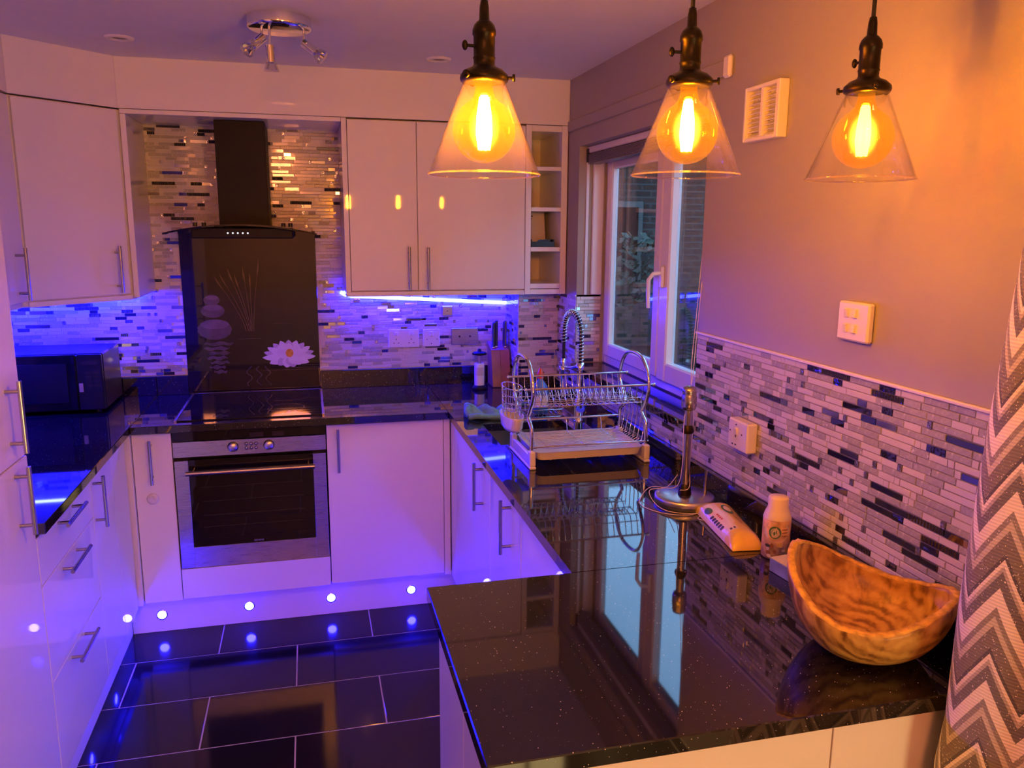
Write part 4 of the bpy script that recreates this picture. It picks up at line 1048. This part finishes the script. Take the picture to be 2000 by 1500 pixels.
# drip tray, open shallow, ribbed underneath
x0, x1, ya, yb, z0 = FX[0]+.014, FX[1]-.014, YN-.006, YFR+.004, ZW+.028
mb = MB()
rg = [rr(x0+.008, x1-.008, ya+.008, yb-.008, .022, z0), rr(x0, x1, ya, yb, .025, z0+.026), rr(x0-.003, x1+.003, ya-.003, yb+.003, .027, z0+.027), rr(x0+.004, x1-.004, ya+.004, yb-.004, .023, z0+.026), rr(x0+.011, x1-.011, ya+.011, yb-.011, .02, z0+.004)]
k_ = len(rg[0]); fs = [list(range(k_))[::-1]]
for i in range(4): fs += [(i*k_+j, i*k_+(j+1)%k_, (i+1)*k_+(j+1)%k_, (i+1)*k_+j) for j in range(k_)]
fs.append([4*k_+j for j in range(k_)]); mb.add(sum(rg, []), fs)
dt = O('drip_tray', mb, M['plastic'], dk)
for k in range(4): O('tray_rib', B((x0+.05+k*.085, ya+.012, z0-.003), (x0+.053+k*.085, yb-.012, z0), 0), M['plastic'], dt)
# cutlery basket hooked on the left end, with a white drip cup
cx, cy = FX[0]-.030, YM+.03
cb = O('cutlery_basket', MB().tube([(cx+.030*math.cos(2*PI*i/20), cy+.075*math.sin(2*PI*i/20), zt-.015) for i in range(20)], .002, 6, True), M['chrome'], dk)
mb = MB()
for zz, f_ in ((-.04, .98), (-.065, .96), (-.09, .94), (-.115, .92)): mb.tube([(cx+.030*f_*math.cos(2*PI*i/20), cy+.075*f_*math.sin(2*PI*i/20), zt+zz) for i in range(20)], .0014, 5, True)
for i in range(14):
    a = 2*PI*i/14; mb.tube([(cx+.030*math.cos(a), cy+.075*math.sin(a), zt-.015), (cx+.0275*math.cos(a), cy+.069*math.sin(a), zt-.118)], .0014, 5)
O('basket_wire', mb, M['chrome'], cb)
prof = [(.0001, -.165), (.7, -.163), (.95, -.150), (1.05, -.115), (1.08, -.110), (1.0, -.112), (.9, -.148), (.0001, -.158)]
mb = MB(); vs = []; n = 28
for r, z in prof: vs += [(cx+.034*r*math.cos(2*PI*i/n), cy+.084*r*math.sin(2*PI*i/n), zt+z) for i in range(n)]
fs = []
for i in range(len(prof)-1): fs += [(i*n+j, i*n+(j+1)%n, (i+1)*n+(j+1)%n, (i+1)*n+j) for j in range(n)]
mb.add(vs, fs, 0, True); O('drip_cup', mb, M['plastic'], cb)
# side glass holder wires on the right end
for k in range(6):
    yy = YN+.03+k*.036
    O('side_wire', MB().tube([(FX[1]+.004, yy, zt-.05), (FX[1]+.010, yy+.01, zt-.12), (FX[1]-.012, yy-.012, zt-.20)], .0017, 5), M['chrome'], dk)

# sink caddy and bottle
cd = T('wire_sink_caddy', 'small chrome wire caddy behind the sink', 'caddy', (1.46, -.77, ZW))
mb = MB()
for z, g in ((ZW+.004, 0), (ZW+.035, .004)): mb.tube([(p[0], p[1], p[2]) for p in rr(1.345-g, 1.560+g, -.835-g, -.69+g, .02, z)], .002, 6, True)
for k in range(11): mb.tube([(1.355+k*.0195, -.837, ZW+.035), (1.355+k*.0195, -.832, ZW+.004), (1.355+k*.0195, -.693, ZW+.004), (1.355+k*.0195, -.688, ZW+.035)], .0014, 5)
O('wire_frame', mb, M['chrome'], cd)
bt = T('dish_soap_bottle', 'blue washing-up bottle with a red cap in the wire caddy', 'bottle', (1.478, -.765, ZW+.007))
O('bottle_body', MB().lathe([(.0001, 0), (.030, 0), (.033, .006), (.034, .09), (.030, .115), (.016, .135), (.012, .142), (.012, .150)], (1.478, -.765, ZW+.007), n=28), M['bottle_blue'], bt)
O('cap', MB().lathe([(.014, .148), (.014, .168), (.010, .174), (.005, .190), (.0001, .191)], (1.478, -.765, ZW+.007), n=20), M['red_cap'], bt)
O('label_band', MB().lathe([(.0345, .03), (.0345, .08)], (1.478, -.765, ZW+.007), n=28), M['plastic'], bt)

# folded cloth
cl = MB(); nx, ny = 26, 14; vs = []
for j in range(ny+1):
    for i in range(nx+1):
        u, v = i/nx, j/ny
        x = 1.165+.165*u + .006*math.sin(9*v); y = -.81+.115*v + .018*math.sin(5*u+1)
        z = ZW+.006 + .034*abs(math.sin(u*7.2+1.6*v))*max(0, math.sin(PI*v))**.5 + .010*abs(math.sin(11*v+3*u)) + .010*math.sin(PI*v)*(1-u)
        vs.append((x, y, z))
fs = [(j*(nx+1)+i, j*(nx+1)+i+1, (j+1)*(nx+1)+i+1, (j+1)*(nx+1)+i) for j in range(ny) for i in range(nx)]
cl.add(vs, fs, 0, True)
per = [i for i in range(nx+1)] + [j*(nx+1)+nx for j in range(1, ny+1)] + [ny*(nx+1)+i for i in range(nx-1, -1, -1)] + [j*(nx+1) for j in range(ny-1, 0, -1)]
o_ = len(cl.v)
cl.add([(vs[i][0], vs[i][1], ZW+.0005) for i in per], [list(range(len(per)))[::-1]])
for k in range(len(per)):
    k2 = (k+1) % len(per); cl.f.append([per[k], o_+k, o_+k2, per[k2]]); cl.m.append(0); cl.s.append(True)
ct = T('dish_cloth', 'crumpled teal dish cloth beside the sink', 'cloth', (1.25, -.75, ZW))
O('cloth_fold', cl, M['cloth'], ct)
O('rolled_edge', MB().tube(cord([(1.168, -.812, ZW+.014), (1.20, -.826, ZW+.020), (1.25, -.815, ZW+.013), (1.30, -.828, ZW+.016), (1.328, -.80, ZW+.012)], 5), .012, 10), M['cloth'], ct)

O('rolled_end', MB().tube(cord([(1.172, -.80, ZW+.016), (1.165, -.78, ZW+.030), (1.172, -.755, ZW+.040), (1.19, -.73, ZW+.030)], 5), .013, 10), M["cloth"], ct)
# knife block
kb = T('knife_block', 'wooden knife block with black-handled knives in the corner', 'knife block', (1.465, -.10, ZW))
tl_ = .17
poly = [(-.165, ZW), (-.045, ZW), (-.030, 1.125), (-.118, 1.092)]
mb = MB().prism(poly, 'x', 1.412, 1.4555).prism([(p[0], p[1]) for p in poly], 'x', 1.4565, 1.503)
O('block', mb, M['wood_block'], kb)
O('block_foot', B((1.408, -.172, ZW), (1.507, -.04, ZW+.004)), M['black_plastic'], kb)
for x, yy, ln in ((1.428, -.095, .125), (1.444, -.085, .13), (1.446, -.060, .12), (1.488, -.09, .13), (1.49, -.062, .115)):
    zb = 1.098+.3*(yy+.105); d = Vector((.06, .18, 1)).normalized(); p = Vector((x, yy, zb))
    k = O('knife_handle', MB().obox(p+d*(ln/2), ((1,0,-.06), d.cross(Vector((1,0,0))), d), (.0065, .010, ln/2), .003), M['black_plastic'], kb)
    O('bolster', MB().obox(p+d*.004, ((1,0,-.06), d.cross(Vector((1,0,0))), d), (.0055, .009, .006), .001), M['steel'], k)

# pepper mill
gr = T('pepper_grinder', 'pale pepper grinder with a dark top beside the knife block', 'grinder', (1.339, -.185, ZW))
O('base', MB().lathe([(.0001, 0), (.034, 0), (.036, .008), (.030, .018), (.024, .022)], (1.339, -.185, ZW), n=26), M['black_metal'], gr)
O('body', MB().lathe([(.024, .020), (.0245, .05), (.0245, .12), (.022, .128), (.0001, .128)], (1.339, -.185, ZW), n=26), M['plastic'], gr)
O('label_strip', MB().lathe([(.0248, .07), (.0248, .11)], (1.339, -.185, ZW), n=26), M['paper'], gr)
O('neck', MB().lathe([(.010, .126), (.009, .170)], (1.339, -.185, ZW), n=16), M['steel'], gr)
O('top', MB().lathe([(.009, .165), (.034, .170), (.036, .176), (.030, .182), (.010, .186), (.008, .196), (.0001, .20)], (1.339, -.185, ZW), n=26), M['black_metal'], gr)

# kitchen roll stand with the blind cord wound round it
px, py = 1.575, -1.925
ks = T('kitchen_roll_stand', 'empty steel kitchen roll stand with weighted base', 'stand', (px, py, ZW))
O('base', MB().lathe([(.0001, .026), (.079, .026), (.084, .023), (.085, .018), (.085, .002), (.083, 0)], (px, py, ZW), n=56), M['steel'], ks)
O('foot_cone', MB().lathe([(.019, .026), (.0185, .034), (.015, .052), (.0125, .056)], (px, py, ZW), n=28), M['bronze'], ks)
O('pole', MB().cyl((px, py, ZW+.05), (px, py, ZW+.29), .0115, n=24), M['steel_h'], ks)
O('pole_ring', MB().lathe([(.0115, .205), (.017, .208), (.018, .214), (.013, .228), (.0115, .230)], (px, py, ZW), n=28), M['bronze'], ks)
O('finial', MB().lathe([(.0115, .272), (.0185, .276), (.021, .284), (.021, .312), (.0195, .316), (.019, .322), (.020, .326), (.018, .336), (.010, .341), (.0001, .342)], (px, py, ZW), n=32), M['steel_h'], ks)
O('side_rod', MB().cyl((px+.058, py-.012, ZW+.02), (px+.058, py-.012, ZW+.098), .0045, n=14), M['steel_h'], ks)
bc = T('blind_cord', 'white blind cord hanging to the worktop and looped round the stand', 'cord', (1.6, -1.9, ZW))
O('cord_run', MB().tube(cord([(1.757, -1.635, 2.0), (1.735, -1.66, 1.75), (1.70, -1.70, 1.45), (1.64, -1.80, 1.27), (1.600, -1.905, 1.16), (1.592, -1.915, 1.02), (1.578, -1.945, .965), (1.555, -1.935, .955)]), .0010, 6), M['string'], bc)
O('cord_run', MB().tube(cord([(1.757, -1.655, 2.0), (1.738, -1.675, 1.75), (1.695, -1.72, 1.42), (1.63, -1.83, 1.26), (1.558, -1.935, 1.16), (1.556, -1.94, 1.03), (1.548, -1.92, .96), (1.50, -1.86, .945), (1.463, -1.87, ZW+.002), (1.445, -1.93, ZW+.002), (1.475, -1.995, ZW+.002), (1.53, -2.028, ZW+.003), (1.585, -2.02, ZW+.003), (1.60, -2.05, ZW+.002), (1.565, -2.075, ZW+.002), (1.552, -2.055, ZW+.002), (1.58, -2.035, ZW+.003), (1.60, -2.02, ZW+.003)]), .0010, 6), M['string'], bc)
O('cord_run', MB().tube(cord([(1.548, -1.93, 1.0), (1.53, -1.90, .955), (1.485, -1.885, .944), (1.480, -1.93, ZW+.010), (1.492, -1.985, ZW+.004), (1.54, -2.016, ZW+.002), (1.59, -2.02, ZW+.002)]), .0010, 6), M['string'], bc)

# packet of wipes
M['film'] = mat('yellow_film', (.80, .53, .07), rough=.28, coat=.4, vary=.08, vscale=30, bump=.25, bscale=45)
M['film_pale'] = mat('pale_film', (.80, .66, .52), rough=.3, coat=.4, vary=.04, bump=.15, bscale=45)
M['green_print'] = mat('green_print', (.06, .16, .06), rough=.4, vary=.1)
pk = T('wipes_packet', 'yellow and white soft packet of wipes near the mosaic', 'packet', (1.6, -2.14, ZW))
A0 = Vector((1.572, -1.985, 0)); A1 = Vector((1.672, -2.012, 0)); B0 = Vector((1.530, -2.282, 0)); B1 = Vector((1.612, -2.292, 0))
nx, ny = 14, 20; vs = []
def pk_pt(u, v): return (A0.lerp(A1, u)).lerp(B0.lerp(B1, u), v)
def pk_h(u, v):
    e = min(1, v/.12, (1-v)/.12); w_ = math.sin(PI*min(max(u, 0), 1))**.45
    return .003 + .034*max(0, e)**.6*w_*(1+.06*math.sin(9*u+7*v))
for j in range(ny+1):
    for i in range(nx+1):
        u, v = i/nx, j/ny; p = pk_pt(u, v); vs.append((p.x, p.y, ZW+pk_h(u, v)))
mb = MB(); mb.add(vs, [], 0)
for j in range(ny):
    for i in range(nx):
        mb.f.append([j*(nx+1)+i, (j+1)*(nx+1)+i, (j+1)*(nx+1)+i+1, j*(nx+1)+i+1]); v = (j+.5)/ny; u = (i+.5)/nx
        pale = (.14 < v < .80 and u < .50 - .25*abs(v-.5)) ; mb.m.append(1 if pale else 0); mb.s.append(True)
per = [i for i in range(nx+1)] + [j*(nx+1)+nx for j in range(1, ny+1)] + [ny*(nx+1)+i for i in range(nx-1, -1, -1)] + [j*(nx+1) for j in range(ny-1, 0, -1)]
o_ = len(mb.v); mb.add([(vs[i][0], vs[i][1], ZW+.0008) for i in per], [list(range(len(per)))])
for k in range(len(per)):
    k2 = (k+1) % len(per); mb.f.append([per[k], per[k2], o_+k2, o_+k]); mb.m.append(0); mb.s.append(True)
O('packet_film', mb, [M['film'], M['film_pale']], pk)
def on_pk(name, u0, u1, v0, v1, m, rnd_=True, lift=.0012):
    vs = []; n = 18
    for i in range(n):
        a = 2*PI*i/n; cu, cv = math.cos(a), math.sin(a)
        if not rnd_: q = max(abs(cu), abs(cv)); cu /= q; cv /= q
        u = (u0+u1)/2+(u1-u0)/2*cu; v = (v0+v1)/2+(v1-v0)/2*cv; p = pk_pt(u, v); vs.append((p.x, p.y, ZW+pk_h(u, v)+lift))
    c = pk_pt((u0+u1)/2, (v0+v1)/2); vs.append((c.x, c.y, ZW+pk_h((u0+u1)/2, (v0+v1)/2)+lift))
    return O(name, MB().add(vs, [(i, n, (i+1) % n) for i in range(n)]), m, pk)
on_pk('printed_logo', .46, .72, .22, .47, M['green_print']); on_pk('printed_logo', .05, .24, .22, .34, M['green_print'])
on_pk('printed_flash', .50, .68, .27, .42, M['film_pale'], lift=.0020)
for k in range(6): on_pk('printed_letter', .05, .15, .40+k*.05, .435+k*.05, M['ink'], False)
for k in range(4): on_pk('printed_letter', .22, .27, .40+k*.04, .425+k*.04, M['red_cap'], False)
for k in range(5): on_pk('printed_letter', .58+.02*k, .64+.02*k, .50+k*.03, .515+k*.03, M['wood_block'], False)
for k in range(2): on_pk('printed_letter', .20+.1*k, .26+.1*k, .76, .79, M['ink'], False)

# air freshener refill
af = T('air_freshener', 'frosted air freshener refill bottle with floral label', 'bottle', (1.617, -2.326, ZW))
M['label_fl'] = mat('floral_label', (.72, .42, .22), rough=.35, coat=.3, vary=.5, vscale=45)
M['frost'] = mat('frosted_plastic', (.78, .66, .50), rough=.45, vary=.03)
bc3 = (1.617, -2.326, ZW)
O('can', MB().lathe([(.0001, 0), (.029, 0), (.0325, .004), (.0325, .098), (.031, .104), (.026, .110)], bc3, n=32), M['label_fl'], af)
O('cap', MB().lathe([(.0322, .092), (.0325, .100), (.029, .112), (.0235, .124), (.0235, .146), (.0215, .150), (.0001, .151)], bc3, n=32), M['frost'], af)
def on_can(name, a0, z, ra, rz, m, lift, parent=af, inner=0):
    n = 24; vs = []
    def P(ang, zz): return (bc3[0]+(.0325+lift)*math.cos(ang), bc3[1]+(.0325+lift)*math.sin(ang), bc3[2]+zz)
    if inner:
        for i in range(n):
            a = 2*PI*i/n; vs += [P(a0+ra*math.cos(a), z+rz*math.sin(a)), P(a0+ra*inner*math.cos(a), z+rz*inner*math.sin(a))]
        fs = [(2*i, 2*((i+1) % n), 2*((i+1) % n)+1, 2*i+1) for i in range(n)]
    else:
        vs = [P(a0+ra*math.cos(2*PI*i/n), z+rz*math.sin(2*PI*i/n)) for i in range(n)]; fs = [list(range(n))]
    return O(name, MB().add(vs, fs), m, parent)
fa = math.radians(-128)
on_can('label_panel', fa+.12, .072, .95, .026, M['paper'], .0003)
on_can('logo_disc', fa+.0, .070, .44, .0155, M['green_print'], .0007)
on_can('logo_ring', fa+.0, .070, .30, .0105, M['paper'], .0010, inner=.82)
on_can('logo_mark', fa+.0, .070, .20, .0075, M['paper'], .0010)
on_can('logo_stroke', fa-.04, .068, .07, .0045, M['green_print'], .0013); on_can('logo_stroke', fa+.09, .071, .04, .005, M['green_print'], .0013)
for k in range(3): on_can('printed_line', fa+.72, .078-k*.008, .26, .0014, M['wood_block'], .0007)
rl = random.Random(3)
for k in range(12): on_can('printed_petal', fa+rl.uniform(-.9, 1.0), rl.uniform(.010, .044), rl.uniform(.08, .18), rl.uniform(.003, .006), [M['film_pale'], M['film'], M['wood_block']][k % 3], .0006+.0001*k)
on_can('printed_pod', fa-.45, .036, .20, .004, M['ink'], .0022)

# small carton under the bowl's edge
bx_ = T('small_carton', 'small flat carton with blue side beside the wooden bowl', 'carton', (1.61, -2.47, ZW))
M['carton_blue'] = mat('blue_printed_card', (.22, .27, .50), rough=.45, vary=.35, vscale=18)
O('carton_body', MB().obox((1.617, -2.458, ZW+.016), ((1,.12,0),(-.12,1,0),(0,0,1)), (.052, .066, .0155), .001), M['carton_blue'], bx_)
O('carton_lid', MB().obox((1.617, -2.458, ZW+.0322), ((1,.12,0),(-.12,1,0),(0,0,1)), (.0515, .0655, .0006), .0), M['paper'], bx_)

# wooden bowl
bw = T('wooden_bowl', 'live-edged olive wood bowl on the near worktop', 'bowl', (1.542, -2.748, ZW))
bcx, bcy, ph, ra, rb_ = 1.540, -2.748, -.87, .148, .140
mb = MB(); n = 72; vs = []; wob = random.Random(9); wv = [wob.uniform(-1, 1) for _ in range(n)]
def bowl_pt(i, t, inner):
    th = 2*PI*i/n; zr_ = .126 + .029*math.cos(2*th) - .016*math.cos(th) + .004*math.sin(th) + .0016*wv[i]*t
    e = 1 + .02*math.sin(3*th+1)
    if inner:
        f_ = math.sin(t*PI/2)**.9; z = .014 + (zr_-.014)*(1-math.cos(t*PI/2))**.85; k = f_-.085*t**.5*0 - .088*t
        k = max(k, 0)
    else:
        f_ = .30 + .70*math.sin(t*PI/2)**.9; z = zr_*(1-math.cos(t*PI/2))**.9; k = f_
    lx = ra*e*k*math.cos(th); ly = rb_*e*k*math.sin(th)
    return (bcx+lx*math.cos(ph)-ly*math.sin(ph), bcy+lx*math.sin(ph)+ly*math.cos(ph), ZW+z)
m_ = 14
for j in range(m_+1): vs += [bowl_pt(i, j/m_, False) for i in range(n)]
for j in range(m_, -1, -1): vs += [bowl_pt(i, max(j/m_, .02), True) for i in range(n)]
fs = []
for j in range(2*m_+1): fs += [(j*n+i, j*n+(i+1)%n, (j+1)*n+(i+1)%n, (j+1)*n+i) for i in range(n)]
fs.append([i for i in range(n)][::-1]); fs.append([(2*m_+1)*n+i for i in range(n)])
mb.add(vs, fs, 0, True); O('bowl_shell', mb, M['wood'], bw)
M['bark'] = mat('pale_bark_rim', (.62, .36, .08), rough=.8, vary=.4, vscale=60, bump=.8, bscale=120)
rim = []
mbb = MB(); vs = []
for i in range(n):
    o1 = Vector(bowl_pt(i, 1, False)); i1 = Vector(bowl_pt(i, 1, True)); up = Vector((0,0,.0012+.0010*abs(wv[(i*7) % n])))
    vs += [o1 - Vector((0,0,.003)) + (o1-i1).normalized()*.0006, o1+up, i1+up, i1-Vector((0,0,.003))-(o1-i1).normalized()*.0006]
fs = []
for i in range(n):
    j = (i+1) % n; fs += [(i*4+k, j*4+k, j*4+k+1, i*4+k+1) for k in range(3)]
mbb.add(vs, fs, 0, True); O('bark_rim', mbb, M['bark'], bw)

# curtain hanging in front of the wall end
cu = T('chevron_curtain', 'long chevron-patterned curtain at the right edge', 'curtain', (1.62, -3.15, .02))
prof = cord([Vector((a, b, 0)) for a, b in [(1.702, -2.938), (1.62, -2.932), (1.56, -2.942), (1.528, -2.985), (1.535, -3.05), (1.562, -3.10), (1.556, -3.15), (1.522, -3.20), (1.525, -3.27), (1.565, -3.32), (1.55, -3.40), (1.52, -3.47), (1.57, -3.55), (1.70, -3.57)]], 6)
zs = [.02, .3, .6, .82, .90, .95, 1.1, 1.4, 1.7, 2.0, 2.31]
mb = MB(); vs = []; uvs = []; acc = [0]
for i in range(1, len(prof)): acc.append(acc[-1] + (prof[i]-prof[i-1]).length)
for z in zs:
    sq = 1.0 + (.10 if z < .93 else 0) ; wx = -.012 if z < .90 else 0
    for i, p in enumerate(prof):
        vs.append((1.702 + (p.x-1.702)*(1+.06*(z < .9) - .30*min(1, max(0, (z-1.25)/.5))) , p.y + .010*(2.3-z)*.2, z)); uvs.append((acc[i], z))
k_ = len(prof)
# second layer for thickness
base_n = len(vs)
for q in range(base_n): v = vs[q]; vs.append((v[0]+.003, v[1]+.0004, v[2])); uvs.append(uvs[q])
fs = []
for j in range(len(zs)-1):
    for i in range(k_-1):
        a = j*k_+i; fs.append((a, a+k_, a+k_+1, a+1)); fs.append((base_n+a, base_n+a+1, base_n+a+k_+1, base_n+a+k_))
mb.add(vs, fs, 0, True)
co = O('curtain_fabric', mb, M['chevron'], cu)
uvl = co.data.uv_layers.new(name='UVMap')
for lp in co.data.loops: uvl.data[lp.index].uv = uvs[lp.vertex_index]
O('curtain_track', B((1.58, -3.62, 2.306), (1.605, -2.93, H), .002), M['plastic'], cu)
